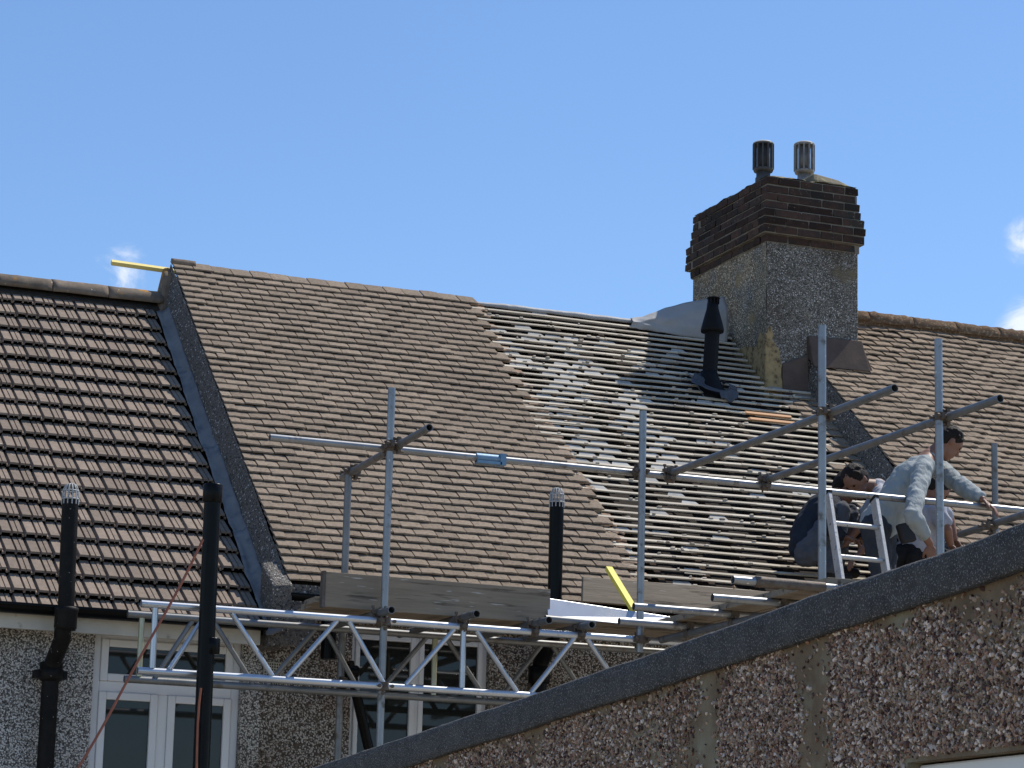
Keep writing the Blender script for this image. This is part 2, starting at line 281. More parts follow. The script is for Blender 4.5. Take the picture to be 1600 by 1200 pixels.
def part(name, mb, m_, parent=None, label=None, kind=None, bevel=0, solid=0):
    me = mb.mesh(name, offof(parent)); me.materials.append(m_)
    o = bpy.data.objects.new(name, me); COL.objects.link(o)
    if parent: o.parent = parent
    OFF[o.name] = offof(parent)
    if label: o['label'] = label
    if kind: o['kind'] = kind
    if bevel: b = o.modifiers.new('bevel', 'BEVEL'); b.width = bevel; b.segments = 2; b.limit_method = 'ANGLE'
    if solid: b = o.modifiers.new('solid', 'SOLIDIFY'); b.thickness = solid
    return o
def solo(name, mb, m_, label, cat, group=None, **k):
    o = part(name, mb, m_, None, label, **k); o['category'] = cat
    if group: o['group'] = group
    return o
def inst(name, me, loc, parent, rot=None):
    o = bpy.data.objects.new(name, me); COL.objects.link(o); o.parent = parent
    o.location = Vector(loc) - offof(parent)
    if rot is not None: o.rotation_euler = rot
    OFF[o.name] = offof(parent); return o

# ------------------------------------------------------------------ ground
g = MB(); g.add([(-400, -400, 0), (400, -400, 0), (400, 400, 0), (-400, 400, 0)], [(0, 1, 2, 3)])
part('ground', g, M_ground, kind='structure')

# ------------------------------------------------------------------ houses
XL0, XL1, XM1, XR1 = 0.8, 5.14, 10.66, 15.0
house_l = thing('terraced_house', 'grey pebbledashed house on the left under large interlocking tiles with lichened ridge', 'house', (3.0, 17.3, 0))
house_m = thing('terraced_house', 'middle house with half its plain tiles stripped to battens behind the scaffolding', 'house', (7.9, 17.3, 0))
house_r = thing('terraced_house', 'right-hand house with intact weathered plain tiles behind the roofers', 'house', (12.8, 17.3, 0))
YW = 17.3
def wall_with_holes(x0, x1, z0, z1, holes, y0=YW, t=.25):
    mb = MB(); xs = x0
    for (a, b, c, d) in sorted(holes):
        mb.box(xs, a, y0, y0 + t, z0, z1); mb.box(a, b, y0, y0 + t, z0, c); mb.box(a, b, y0, y0 + t, d, z1); xs = b
    mb.box(xs, x1, y0, y0 + t, z0, z1); return mb
W1 = (3.98, 4.985, 3.55, 4.85); W2 = (5.75, 6.75, 3.55, 5.0); W3 = (8.6, 9.6, 3.55, 4.85)
part('wall', wall_with_holes(XL0, 5.12, 0, 4.95, [W1]), M_pale, house_l)
part('wall', wall_with_holes(5.122, XM1 - .002, 0, 5.05, [W2, W3]), M_brownp, house_m)
part('wall', wall_with_holes(XM1, XR1, 0, 5.3, []), M_brownp, house_r)
for h_, a, b, zt in ((house_l, XL0, 5.12, 4.95), (house_m, 5.122, XM1 - .002, 5.05), (house_r, XM1, XR1, 5.3)):
    part('rear_wall', MB().box(a, b, 23.9, 24.1, 0, zt), M_brownp, h_)
    part('ceiling', MB().box(a + .01, b - .01, 17.6, 23.85, zt - .3, zt - .25), M_dark, h_)
gm = MB(); gm.add([(XL0, 17.3, 0), (XL0, 24.1, 0), (XL0, 24.1, 4.9), (XL0, 20.66, 7.85), (XL0, 17.3, 4.9)], [(0, 1, 2, 3, 4)]); part('gable_wall', gm, M_brownp, house_l)
gm = MB(); gm.add([(XR1, 17.3, 0), (XR1, 24.1, 0), (XR1, 24.1, 5.5), (XR1, 20.66, 8.4), (XR1, 17.3, 5.5)], [(0, 1, 2, 3, 4)]); part('gable_wall', gm, M_brownp, house_r)

def window(parent, x0, x1, z0, z1, trans, mull):
    fr = MB(); y0, y1 = YW + .05, YW + .12; w = .055
    fr.box(x0, x0 + w, y0, y1, z0, z1); fr.box(x1 - w, x1, y0, y1, z0, z1); fr.box(x0 + w, x1 - w, y0, y1, z1 - w, z1); fr.box(x0 + w, x1 - w, y0, y1, z0, z0 + w)
    if trans: fr.box(x0 + w, x1 - w, y0, y1, trans - .035, trans + .035); fr.box(mull - .035, mull + .035, y0, y1, z0 + w, trans - .035)
    else: fr.box(mull - .035, mull + .035, y0, y1, z0 + w, z1 - w)
    wd = part('window', fr, M_upvc, parent, bevel=.006)
    for (a, b, c, d) in (((x0 + w, x1 - w, trans + .035, z1 - w), (x0 + w, mull - .035, z0 + w, trans - .035), (mull + .035, x1 - w, z0 + w, trans - .035)) if trans else ((x0 + w, mull - .035, z0 + w, z1 - w), (mull + .035, x1 - w, z0 + w, z1 - w))):
        if not trans: a -= .02; b += .02
        s = .05 if trans else .035; sh = MB(); ya, yb = YW + .035, YW + .10
        sh.box(a, a + s, ya, yb, c, d); sh.box(b - s, b, ya, yb, c, d); sh.box(a + s, b - s, ya, yb, d - s, d); sh.box(a + s, b - s, ya, yb, c, c + s)
        part('sash', sh, M_upvc, wd, bevel=.006)
        part('pane', MB().box(a + s - .004, b - s + .004, YW + .06, YW + .068, c + s - .004, d - s + .004), M_glass, wd)
    part('window_sill', MB().box(x0 - .03, x1 + .03, YW - .06, YW + .1, z0 - .05, z0), M_upvc, wd)
    part('dark_room', MB().box(x0, x1, YW + .26, YW + .28, z0, z1), M_dark, wd)
window(house_l, *W1, 4.485, 4.465)
window(house_m, W2[0], W2[1], W2[2], W2[3], None, 6.235)
window(house_m, W3[0], W3[1], W3[2], W3[3], 4.50, 9.1)

# air grille between the windows
gr = MB(); gx0, gx1, gz0, gz1 = 5.105 + .005, 5.226, 4.517, 4.702
gx0 += .02; gx1 += .02
for i in range(8): x = gx0 + (gx1 - gx0) * i / 7; gr.box(x - .003, x + .003, YW - .02, YW - .008, gz0, gz1)
for i in range(11): z = gz0 + (gz1 - gz0) * i / 10; gr.box(gx0, gx1, YW - .022, YW - .010, z - .003, z + .003)
part('air_grille', gr, M_grille, house_m)
part('grille_shade_plate', MB().box(gx0 - .004, gx1 + .004, YW - .007, YW - .002, gz0, gz1), M_dark, house_m)  # black plate on the wall face, painted shade behind the bars

# roof shells (structure below the tiles)
def roof_shell(name, x0, x1, dz, parent, m_, h=-.02, u0=0.):
    mb = MB()
    a, b = rp(x0, u0, h, dz), rp(x1, u0, h, dz); c, d = rp(x1, SL, h, dz), rp(x0, SL, h, dz)
    th = Vector((0, 0, -.05))
    mb.hexa([a + th, b + th, c + th, d + th, a, b, c, d])
    e, f = Vector((x1, 24.3, ZE + dz - .1)), Vector((x0, 24.3, ZE + dz - .1)); dd = Vector((0, .002, 0))
    mb.hexa([d + dd + th, c + dd + th, e + th, f + th, d + dd, c + dd, e, f])
    return part(name, mb, m_, parent)
DL, DR = -.37, .25
roof_l = roof_shell('roof', XL0, XL1, DL, house_l, M_deck, u0=.13)
roof_m = roof_shell('roof', 5.215, XM1 - .02, 0, house_m, M_deck, h=-.10)
part('felt_sheet', MB().grid(lambda s, t: rp(5.225 + 2.655 * s, SL * t, -.02), 4, 4), M_deck, roof_m, solid=.004)
roof_r = roof_shell('roof', XM1, XR1, DR, house_r, M_deck)

# plain tile mesh variants: origin at centre of the tail's lower edge, x across, y up the slope
def plain_tile(seed, w=.1572, L=.165, t=.011, chip=.0, rough=.0012):
    rr = random.Random(seed); mb = MB(); n = 5; vs_ = []
    def nib(i): return rr.uniform(-rough, rough)
    tail = [rr.uniform(-.0025, .0025) - (chip * rr.random() if rr.random() < .3 else 0) * -1 for i in range(n)]
    cam_ = rr.uniform(.001, .004)
    for top in (0, 1):
        for j, yy in enumerate((0, L)):
            for i in range(n):
                x = -w / 2 + w * i / (n - 1); arch = cam_ * (1 - (2 * i / (n - 1) - 1) ** 2)
                z = (t if top else 0) + arch * .5 + (nib(i) if top else 0)
                y = yy + (tail[i] if j == 0 else 0)
                if top and j == 0: y += .0025
                vs_.append((x, y, z))
    fs = []
    idx = lambda top, j, i: (top * 2 + j) * n + i
    for i in range(n - 1):
        fs.append((idx(1, 0, i), idx(1, 0, i + 1), idx(1, 1, i + 1), idx(1, 1, i)))
        fs.append((idx(0, 0, i), idx(0, 1, i), idx(0, 1, i + 1), idx(0, 0, i + 1)))
        fs.append((idx(0, 0, i), idx(0, 0, i + 1), idx(1, 0, i + 1), idx(1, 0, i)))
    fs.append((idx(0, 0, 0), idx(1, 0, 0), idx(1, 1, 0), idx(0, 1, 0)))
    fs.append((idx(0, 0, n - 1), idx(0, 1, n - 1), idx(1, 1, n - 1), idx(1, 0, n - 1)))
    mb.add(vs_, fs); return mb
def tile_set(name, m_, k, **kw):
    o = []
    for i in range(k):
        mb = plain_tile(hash_(name) + i, **kw); me = mb.mesh(name); me.materials.append(m_); o.append((me, mb))
    return o
def hash_(s): return sum(ord(c) * (i + 3) for i, c in enumerate(s)) % 9973
T1 = tile_set('tile', M_tile, 10); T2 = tile_set('tile', M_tile2, 10, t=.012, rough=.003, chip=.012); TF = tile_set('tile_fragment', M_fresh, 4, w=.13, L=.1, chip=.03)
TILT = .175
def tile_rot(jx=0, jy=0, jz=0): return (TH - TILT + jx, jy, jz)
def place_field(items, variants, parent, limit, stuffname, visible):
    """items: (loc, rot). the largest in view become parts, the others one joined part"""
    sc = []
    for it in items:
        x, y, z = proj(it[0]); ok = visible(x, y)
        sc.append((0 if ok else 1, z, it))
    sc.sort(key=lambda q: (q[0], q[1]))
    from mathutils import Euler
    big = MB(); k = 0
    for i, (_, _, it) in enumerate(sc):
        v = random.choice(variants); sx_ = it[2] if len(it) > 2 else 1
        if i < limit:
            o_ = inst(v[0].name.split('.')[0], v[0], it[0], parent, it[1]); o_.scale = (sx_, 1, 1)
        else:
            M4 = Matrix.Translation(it[0]) @ Euler(it[1]).to_matrix().to_4x4() @ Matrix.Diagonal((sx_, 1, 1, 1))
            big.add([M4 @ Vector(p) for p in v[1].v], v[1].f)
    if big.v: part(stuffname, big, variants[0][0].materials[0], parent, kind='stuff')
def wall_line(x): return 1200 - (x - 505) * .345
inview = lambda x, y: -15 < x < 1615 and y < wall_line(x) + 10 and y < 1215

def und(x, u, k=0.): return .020 * n1(x * 1.1 + k, u * .9) + .006 * n1(x * 3.3 + k, u * 3)
G = .1
items = []; frag = []
for j in range(47):
    u = j * G; st = (j % 2) * .0825
    # ragged right edge of the laid tiles
    xe = 7.90 + .12 * max(0, 1 - j / 14) * .3 - .10 * (j / 46)
    n = int((xe - 5.15 + st) / .165)
    sag = .010 if j < 22 else .0
    for i in range(n + 1):
        x = 5.205 + .0825 - st + i * .165 + ru(-.0015, .0015); hs = 1
        if x > xe: break
        if i == 0 and st: x += .0415; hs = .5
        left = max(0, 1 - (x - 5.2) / 1.3) * (1 if 6 < j < 34 else .3)
        loc = rp(x, u + ru(-.003, .003) + left * ru(-.010, .006), .0185 + und(x, u) + ru(-.001, .0015) + left * ru(0, .006))
        items.append((loc, tile_rot(ru(-.012, .012) + left * ru(-.03, .02), ru(-.010, .010) + left * ru(-.02, .02), ru(-.008, .008) + left * ru(-.02, .02)), hs))
    xl = x
    if j % 2 == 0 or rnd() < .3:
        frag.append((rp(xe + ru(.0, .04), u + ru(.0, .01), ru(.0, .005)), tile_rot(ru(-.03, .03), ru(-.03, .03), ru(-.05, .05))))
place_field(items, T1, roof_m, 300, 'upper_tiles', inview)
for loc, rot in frag: v = random.choice(TF); inst('tile_fragment', v[0], loc, roof_m, rot)
# old tiles left against the right-hand step, in shade
for j in range(14, 36):
    for i in range(2):
        x = 10.62 - .165 * i - (j % 2) * .08
        if i == 1 and rnd() < .45: continue
        if x < 10.3: continue
        v = random.choice(T1); inst('tile', v[0], rp(x - .02, j * G + ru(-.01, .01), .012 + ru(0, .01)), roof_m, tile_rot(ru(-.04, .04), ru(-.05, .05), ru(-.1, .1)))

# right-hand roof
items = []
for j in range(47):
    u = j * G; st = (j % 2) * .0825
    for i in range(27):
        x = XM1 + .01 + .0825 - st + i * .165 + ru(-.003, .003); hs = 1
        if i == 0 and st: x += .0415; hs = .5
        if 10.2 < x < 11.19 and u > 3.62 + (x > 10.7) * 0: continue
        loc = rp(x, u + ru(-.007, .007), .019 + und(x, u, 5) * 1.5 + ru(-.002, .003), DR)
        items.append((loc, tile_rot(ru(-.03, .02), ru(-.02, .02), ru(-.015, .015)), hs))
place_field(items, T2, roof_r, 300, 'further_tiles', inview)

# left-hand roof: two-rib interlocking tiles
def rib_tile(seed):
    rr = random.Random(seed); W = .1635; L = .25; t = .012
    prof = [(0, .0), (.008, .0), (.009, .018), (.069, .018), (.070, .0), (.083, .0), (.084, .018), (.112, .018), (.114, .008), (.118, .008), (.120, .018), (.149, .018), (.150, -.004), (.1635, -.004)]
    vs_ = []; n = len(prof)
    tj = [rr.uniform(-.0015, .0015) for _ in range(n)]
    for top in (0, 1):
        for j, yy in enumerate((0, L)):
            for i, (x, z) in enumerate(prof): vs_.append((x - W / 2, yy + (tj[i] if j == 0 else 0) + (.003 if top and j == 0 else 0), (z + t) if top else z - .002))
    fs = []; idx = lambda top, j, i: (top * 2 + j) * n + i
    for i in range(n - 1):
        fs += [(idx(1, 0, i), idx(1, 0, i + 1), idx(1, 1, i + 1), idx(1, 1, i)), (idx(0, 0, i), idx(0, 1, i), idx(0, 1, i + 1), idx(0, 0, i + 1)), (idx(0, 0, i), idx(0, 0, i + 1), idx(1, 0, i + 1), idx(1, 0, i))]
    fs += [(idx(0, 0, 0), idx(1, 0, 0), idx(1, 1, 0), idx(0, 1, 0)), (idx(0, 0, n - 1), idx(0, 1, n - 1), idx(1, 1, n - 1), idx(1, 0, n - 1))]
    return MB().add(vs_, fs)
TL = []
for i in range(5):
    mb = rib_tile(i + 40); me = mb.mesh('interlocking_tile'); me.materials.append(M_tileL); TL.append((me, mb))
items = []
for j in range(20):
    for i in range(25):
        x = 4.972 - i * .1652; u = .02 + j * .2325
        items.append((rp(x + ru(-.001, .001), u + ru(-.003, .003), .036 + .5 * und(x, u, 9) + ru(-.002, .003), DL), (TH - .19 + ru(-.012, .012), ru(-.014, .014), ru(-.006, .006))))
place_field(items, TL, roof_l, 300, 'further_tiles', inview)

# ridge tiles
def ridge_seg(x0, x1, dz, r, lift, wob=.0, flat=.8):
    def f(s, t):
        a = math.pi * (t * 1.1 - .05); x = x0 + (x1 - x0) * s
        rr = r * (1 + wob * n1(x * 14, a * 3))
        return Vector((x, 20.66 - math.cos(a) * rr * 1.15, ZE + SL * ST + dz + lift + math.sin(a) * rr * flat))
    mb = MB().grid(f, 10, 12); return mb
for i in range(10):
    a = 5.12 - .45 * i; part('ridge_tile', ridge_seg(a - .445, a, DL, .125 + .002 * (i % 2), .022, .06, .85), M_ridgeL, roof_l, solid=.016)
for i in range(9):
    a = 11.13 + .45 * i; part('ridge_tile', ridge_seg(a, a + .446, DR, .11, -.02, .16, .95), M_ridgeR, roof_r, solid=.02)
# mortar bedding under the ridges
part('ridge_mortar', MB().hexa([rp(XL0, SL - .16, .0, DL), rp(5.1, SL - .16, .0, DL), rp(5.1, SL - .02, -.02, DL), rp(XL0, SL - .02, -.02, DL), rp(XL0, SL - .13, .055, DL), rp(5.1, SL - .13, .055, DL), rp(5.1, SL - .02, .05, DL), rp(XL0, SL - .02, .05, DL)]), M_stepm, roof_l)
part('ridge_mortar', MB().hexa([rp(11.13, SL - .12, .0, DR), rp(XR1, SL - .12, .0, DR), rp(XR1, SL - .02, -.02, DR), rp(11.13, SL - .02, -.02, DR), rp(11.13, SL - .11, .05, DR), rp(XR1, SL - .11, .05, DR), rp(XR1, SL - .02, .05, DR), rp(11.13, SL - .02, .05, DR)]), M_ridgeR, roof_r)
# cap tiles of the middle roof at its left end
part('ridge_end', MB().grid(lambda s, t: rp(5.20 + .20 * s, SL - .02 + .06 * math.sin(t * 1.6), .025 + .022 * math.sin(t * 3.1) + .004 * n1(s * 9, t * 5)), 8, 4), M_tile, roof_m, solid=.015)

# step between the roofs (pebbledashed verge upstands)
def step_face(x_top, x_bot, dz_lo, dz_hi, name, m_, parent, u0=-.04, u1=SL):
    def f(s, t):
        u = u0 + (u1 - u0) * s; w = .012 * n1(u * 4, t * 2) + .006 * n1(u * 13, t * 5)
        z_lo = dz_lo; z_hi = dz_hi + .0; dz = z_lo - .03 + (z_hi + .012 - z_lo + .03) * t
        x = x_bot + (x_top - x_bot) * t ** 1.4 + w * (1 - t * .5) - .006 * math.sin(t * 3.1)
        return rp(x, u, 0, dz)
    mb = MB().grid(f, 90, 8)
    e0 = [f(0, j / 8) for j in range(9)]; k = Vector((.25, 0, 0))
    mb.add([p for p in e0] + [p + k for p in e0], [(j, j + 1, 10 + j, 9 + j) for j in range(8)])
    return part(name, mb, m_, parent)
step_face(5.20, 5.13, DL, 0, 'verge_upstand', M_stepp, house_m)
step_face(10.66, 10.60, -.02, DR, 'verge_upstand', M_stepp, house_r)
# eave-end and ridge-end closing of the left step
part('step_end', MB().hexa([(5.08, 17.02, 4.78), (5.22, 17.02, 4.78), (5.22, 17.3, 4.78), (5.08, 17.3, 4.78), (5.08, 16.99, 5.18), (5.22, 16.99, 5.20), (5.22, 17.3, 5.40), (5.08, 17.3, 5.38)]), M_stepp, house_m, bevel=.02)
part('step_top', MB().hexa([rp(5.08, SL - .2, 0, DL), rp(5.2, SL - .2, 0, DL), rp(5.2, SL + .05, 0, DL), rp(5.08, SL + .05, 0, DL), rp(5.13, SL - .14, 0, -.03), rp(5.2, SL - .14, 0, -.03), rp(5.2, SL + .03, 0, -.03), rp(5.13, SL + .0, 0, -.03)]), M_ridgeL, house_m, bevel=.02)
# lead flashing along the step, in four lengths
for k, (a, b) in enumerate(((-.06, 1.2), (1.17, 2.35), (2.32, 3.5), (3.47, 4.5))):
    def f(s, t, a=a, b=b, k=k):
        u = a + (b - a) * s; xl = 5.052 + .014 * n1(u * 2.2, k) + .012 * n1(u * 8, 3); x = xl + (5.145 - xl) * t
        return rp(x, u, .052 + .05 * t ** 3 + .012 * n1(u * 7, t * 3, k) + .005 * n1(u * 19, t * 5, k) + .004 * (k % 2) + .01 * s, DL)
    part('lead_flashing', MB().grid(f, 24, 6), M_lead, roof_l, solid=.004)

# ------------------------------------------------------------------ stripped area: rafters, battens, lining
for x in np.arange(7.7, 10.7, .4):
    part('rafter', MB().hexa([rp(x - .025, 0, -.1), rp(x + .025, 0, -.1), rp(x + .025, SL - .03, -.1), rp(x - .025, SL - .03, -.1), rp(x - .025, 0, -.008), rp(x + .025, 0, -.008), rp(x + .025, SL - .03, -.008), rp(x - .025, SL - .03, -.008)]), M_rafter, roof_m)
part('ridge_board', MB().hexa([(7.66, 20.60, 8.02), (10.2, 20.60, 8.02), (10.2, 20.70, 8.02), (7.66, 20.70, 8.02), (7.66, 20.63, 8.222), (10.2, 20.63, 8.222), (10.2, 20.69, 8.222), (7.66, 20.69, 8.222)]), M_rafter, roof_m)
part('torching', MB().hexa([rp(7.7, SL - .2, -.06), rp(10.2, SL - .2, -.06), rp(10.2, SL - .03, -.06), rp(7.7, SL - .03, -.06), rp(7.7, SL - .2, -.012), rp(10.2, SL - .2, -.012), rp(10.2, SL - .03, -.004), rp(7.7, SL - .03, -.004)]), M_deck, roof_m)
def in_chim(x, u): return x > 10.18 and u > 3.72
for j in range(46):
    u = j * G + .03
    xe = 10.62 if j > 12 else 10.60 + ru(-.15, .02)
    if u > 3.70: xe = 10.2
    a = 7.74 + ru(0, .05)
    segs = []; bx = a
    while bx < xe - .1:
        L_ = ru(1.0, 2.2); segs.append((bx, min(xe, bx + L_))); bx += L_ + .004
    mb = MB(); n = 16
    u += ru(-.004, .004); slope = ru(-.004, .004)
    for (p, q) in segs:
        dh = ru(-.002, .003); du = ru(-.003, .003)
        for s in range(max(1, int((q - p) / .3))):
            m0 = max(1, int((q - p) / .3)); p0 = p + (q - p) * s / m0; p1 = p + (q - p) * (s + 1) / m0
            def B(x, uu, h): return rp(x, uu + slope * (x - 9) + .004 * n1(x * 1.3, j * .7), h + und(x, uu, 2) * .6 + dh)
            w = .025
            mb.hexa([B(p0, u + du, .002), B(p1, u + du, .002), B(p1, u + w + du, .002), B(p0, u + w + du, .002), B(p0, u + du, .013), B(p1, u + du, .013), B(p1, u + w + du, .013), B(p0, u + w + du, .013)])
    new = j in (30, 31)
    part('batten', mb, M_batten, roof_m)
    if new:
        part('new_timber', MB().hexa([rp(9.78, u - .005, .015), rp(10.22, u - .0, .015), rp(10.22, u + .032, .015), rp(9.78, u + .03, .015), rp(9.80, u - .005, .027), rp(10.22, u - .0, .027), rp(10.22, u + .032, .027), rp(9.80, u + .03, .027)]), M_newwood, roof_m, label='fresh orange timber offcut')
# grey lining pieces showing between the battens, in stepped groups
LP = []
for k in range(5):
    w = .150; a, b, c = ru(.010, .03), ru(.01, .03), ru(-.002, .002)
    mb = MB().hexa([(-w / 2 - .012, -.002, 0), (w / 2 + .012, .0, 0), (w / 2 - b, .074, 0), (-w / 2 + a, .074, 0), (-w / 2 - .012, -.002, .006), (w / 2 + .012, 0, .007), (w / 2 - b, .074, .006 + c), (-w / 2 + a, .074, .006)])
    me = mb.mesh('lining_piece'); me.materials.append(M_lining); LP.append((me, mb))
items = []
for j in range(2, 46):
    u = j * G + .052; blk = j // 5; ph = (j % 5) / 5
    for i in range(-1, 18):
        x = 7.90 + i * .165 + (j % 2) * .0825 - .07
        if x > 10.55 or in_chim(x, u) or x < 7.9: continue
        c = ((x + .31 * (blk % 2) + .12 * math.sin(blk * 2.1)) / .66) % 1
        width = (.10 if u < 1.9 or x > 9.1 else .26) + .62 * (1 - ph)
        on = abs(c - .5) < width / 2
        dens = 1.0
        if u < 1.9: dens = .6 if x < 8.35 else .07
        elif x > 9.1 + .3 * n1(u * 1.3, 2) and u < 3.0: dens = .14
        elif x > 8.9: dens = .30  # pale pieces thinned out here to deepen the chimney's cast shadow
        if u > 4.25: dens = .06
        if rnd() < .04: on = not on
        if on and rnd() < dens:
            items.append((rp(x, u, -.010 + ru(-.003, .003)), (TH + ru(-.04, .04), ru(-.02, .02), ru(-.02, .02))))
place_field(items, LP, roof_m, 300, 'further_lining', inview)
# nibs and mortar crumbs left on the battens
mb = MB()
for _ in range(330):
    j = random.randrange(46); x = 7.85 + 2.7 * rnd(); u = j * G + .03
    if in_chim(x, u): continue
    w, d, h = ru(.015, .045), ru(.01, .022), ru(.006, .014)
    base = rp(x, u + ru(0, .03), .012 + und(x, u, 2) * .6)
    ex = Vector((1, 0, 0)); eu = Vector((0, CT, ST)); en = Vector((0, -ST, CT))
    mb.hexa([base + ex * a * w + eu * b * d + en * c * h for (a, b, c) in ((-.6, -.6, -.2), (.6, -.5, -.2), (.5, .6, -.2), (-.6, .5, -.2), (-.4, -.4, 1), (.35, -.3, .9), (.4, .4, 1), (-.3, .4, .8))])
part('mortar_crumbs', mb, M_mortbit, roof_m, kind='stuff')
mb = MB()
for _ in range(260):
    t = rnd(); x = 7.93 + 1.25 * t ** .8 + ru(-.05, .05); u = abs(random.gauss(.0, .11)) + .015; w = ru(.012, .045)
    base = rp(x, u, .03 + .02 * rnd()); q = Vector((ru(-1, 1), ru(-1, 1), ru(-1, 1))).normalized(); r = q.orthogonal().normalized(); s_ = q.cross(r)
    mb.hexa([base + r * a * w * .7 + s_ * b * w * .5 + q * c * w * .3 for (a, b, c) in ((-.6, -.6, -.5), (.6, -.5, -.5), (.5, .6, -.5), (-.6, .5, -.5), (-.4, -.4, .5), (.35, -.3, .5), (.4, .4, .5), (-.3, .4, .5))])
part('tile_rubble', mb, M_rubble, roof_m, kind='stuff')

# white and grey membrane along the ridge and up to the chimney
def f(s, t):
    x = 7.62 + 1.85 * s; w = .012 * n1(x * 5, 1) + .006 * n1(x * 17, 4)
    a = t * 2.4 - .5
    return Vector((x, 20.645 - math.cos(a) * (.04 + .03 * s), ZE + SL * ST - .035 + .4 * w + math.sin(a) * (.030 + .008 * n1(x * 3, 7) + .010 * s)))
solo_roll = MB().grid(f, 60, 6)
solo('membrane', solo_roll, M_membr, 'thin white membrane roll laid along the stripped ridge', 'roofing membrane', solid=.002)
FT = [(985, 497), (1005, 494), (1040, 481), (1085, 469.5), (1132, 463)]
FB = [(985, 512), (1005, 515), (1040, 521), (1085, 528), (1136, 536)]
def poly(tab, s):
    k = s * (len(tab) - 1); i = min(int(k), len(tab) - 2); u = k - i
    return tab[i][0] * (1 - u) + tab[i + 1][0] * u, tab[i][1] * (1 - u) + tab[i + 1][1] * u
def f(s, t):
    a = at(*poly(FB, s), 20.53 - .06 * s); b = at(*poly(FT, s), 20.62)
    p = a.lerp(b, t); bow = math.sin(t * math.pi)
    return p + Vector((0, .05 * n1(s * 4, t * 2.4, 3) * bow - .05 * bow, .008 * n1(s * 7, t * 3)))
solo('membrane', MB().grid(f, 40, 18), M_membr, 'grey membrane sheet leaning up against the chimney stack', 'roofing membrane', solid=.002)

# ------------------------------------------------------------------ chimney stack, part of the middle house
CX0, CX1, CY0, CY1 = 10.228, 11.12, 19.93, 21.40
def stack_face(mb, A, B, z0, z1f, n=20, out=Vector((0, -1, 0))):
    pass
core = MB()
NZ = 26
def ring_pt(k, z):
    pts = [(CX0, CY0), (CX1, CY0), (CX1, CY1), (CX0, CY1)]
    return pts[k]
def f(s, t):   # whole shaft as one wrapped sheet with slightly uneven render
    P = 2 * ((CX1 - CX0) + (CY1 - CY0)); d = s * P; a, b = CX1 - CX0, CY1 - CY0
    if d < a: x, y, nx, ny = CX0 + d, CY0, 0, -1
    elif d < a + b: x, y, nx, ny = CX1, CY0 + d - a, 1, 0
    elif d < 2 * a + b: x, y, nx, ny = CX1 - (d - a - b), CY1, 0, 1
    else: x, y, nx, ny = CX0, CY1 - (d - 2 * a - b), -1, 0
    z = 7.0 + 1.88 * t; w = .008 * n1(x * 4, y * 4, z * 4) + .003 * n1(x * 14, y * 14, z * 14)
    return Vector((x + nx * w, y + ny * w, z))
chim = part('chimney', MB().grid(f, 96, 30), M_stack, house_m)
part('corbel_core', MB().box(CX0 + .03, CX1 - .03, CY0 + .03, CY1 - .03, 8.87, 9.44), M_mort, chim)
proj_c = [.014, .046, .048, .044, .018, .012, .0, -.004]
bk = [None] * 4
BL, BH, BW = .208, .058, .10
def brick_mesh(L_, seed, H=BH, W=BW):
    rr = random.Random(seed); j = lambda: rr.uniform(-.0045, .0045)
    mb = MB().hexa([(-L_ / 2 + j(), -W / 2 + j(), -H / 2 + j() * .5), (L_ / 2 + j(), -W / 2 + j(), -H / 2 + j() * .5), (L_ / 2, W / 2, -H / 2), (-L_ / 2, W / 2, -H / 2), (-L_ / 2 + j(), -W / 2 + j(), H / 2 + j() * .5), (L_ / 2 + j(), -W / 2 + j(), H / 2 + j() * .5), (L_ / 2, W / 2, H / 2), (-L_ / 2, W / 2, H / 2)])
    me = mb.mesh('brick'); me.materials.append(M_brick); return me
BMS = [brick_mesh(BL, i) for i in range(5)]; BMH = [brick_mesh(.098, i + 9) for i in range(3)]
for c in range(8):
    p = proj_c[c]; z = 8.885 + c * .074 + .031; mort = MB().box(CX0 - p + .0075, CX1 + p - .0075, CY0 - p + .0075, CY1 + p - .0075, z - .0368, z + .0368); part('mortar_bed', mort, M_mort, chim)
    for side in range(4):
        if side == 0: a, ln, fx = CX0 - p, CX1 - CX0 + 2 * p, lambda d: (CX0 - p + d, CY0 - p + BW / 2, 0)
        if side == 1: ln = CY1 - CY0 + 2 * p; fx = lambda d: (CX1 + p - BW / 2, CY0 - p + d, math.pi / 2)
        if side == 2: ln = CX1 - CX0 + 2 * p; fx = lambda d: (CX0 - p + d, CY1 + p - BW / 2, math.pi)
        if side == 3: ln = CY1 - CY0 + 2 * p; fx = lambda d: (CX0 - p + BW / 2, CY0 - p + d, -math.pi / 2)
        pad = 0 if side in (0, 2) else BW + .008
        d = pad; half = (c + side) % 2; end = ln - pad
        lim = []
        if half: lim.append(.098); d += .106
        seq = []
        d = pad; first = True
        while d < end - .05:
            L_ = .098 if (first and half) else .208
            if d + L_ > end + .02: L_ = max(.05, end - d)
            seq.append((d, L_)); d += L_ + .011; first = False
        for (d0, L_) in seq:
            if c == 7 and rnd() < .0: continue
            me = random.choice(BMS if L_ > .15 else BMH); x, y, a_ = fx(d0 + L_ / 2)
            jx = ru(.0, .005); o = inst('brick', me, (x + math.sin(a_) * jx, y - math.cos(a_) * jx, z + ru(-.002, .002)), chim, (0, 0, a_ + ru(-.008, .008)))
            o.scale = (L_ / (.208 if L_ > .15 else .098), 1, 1)
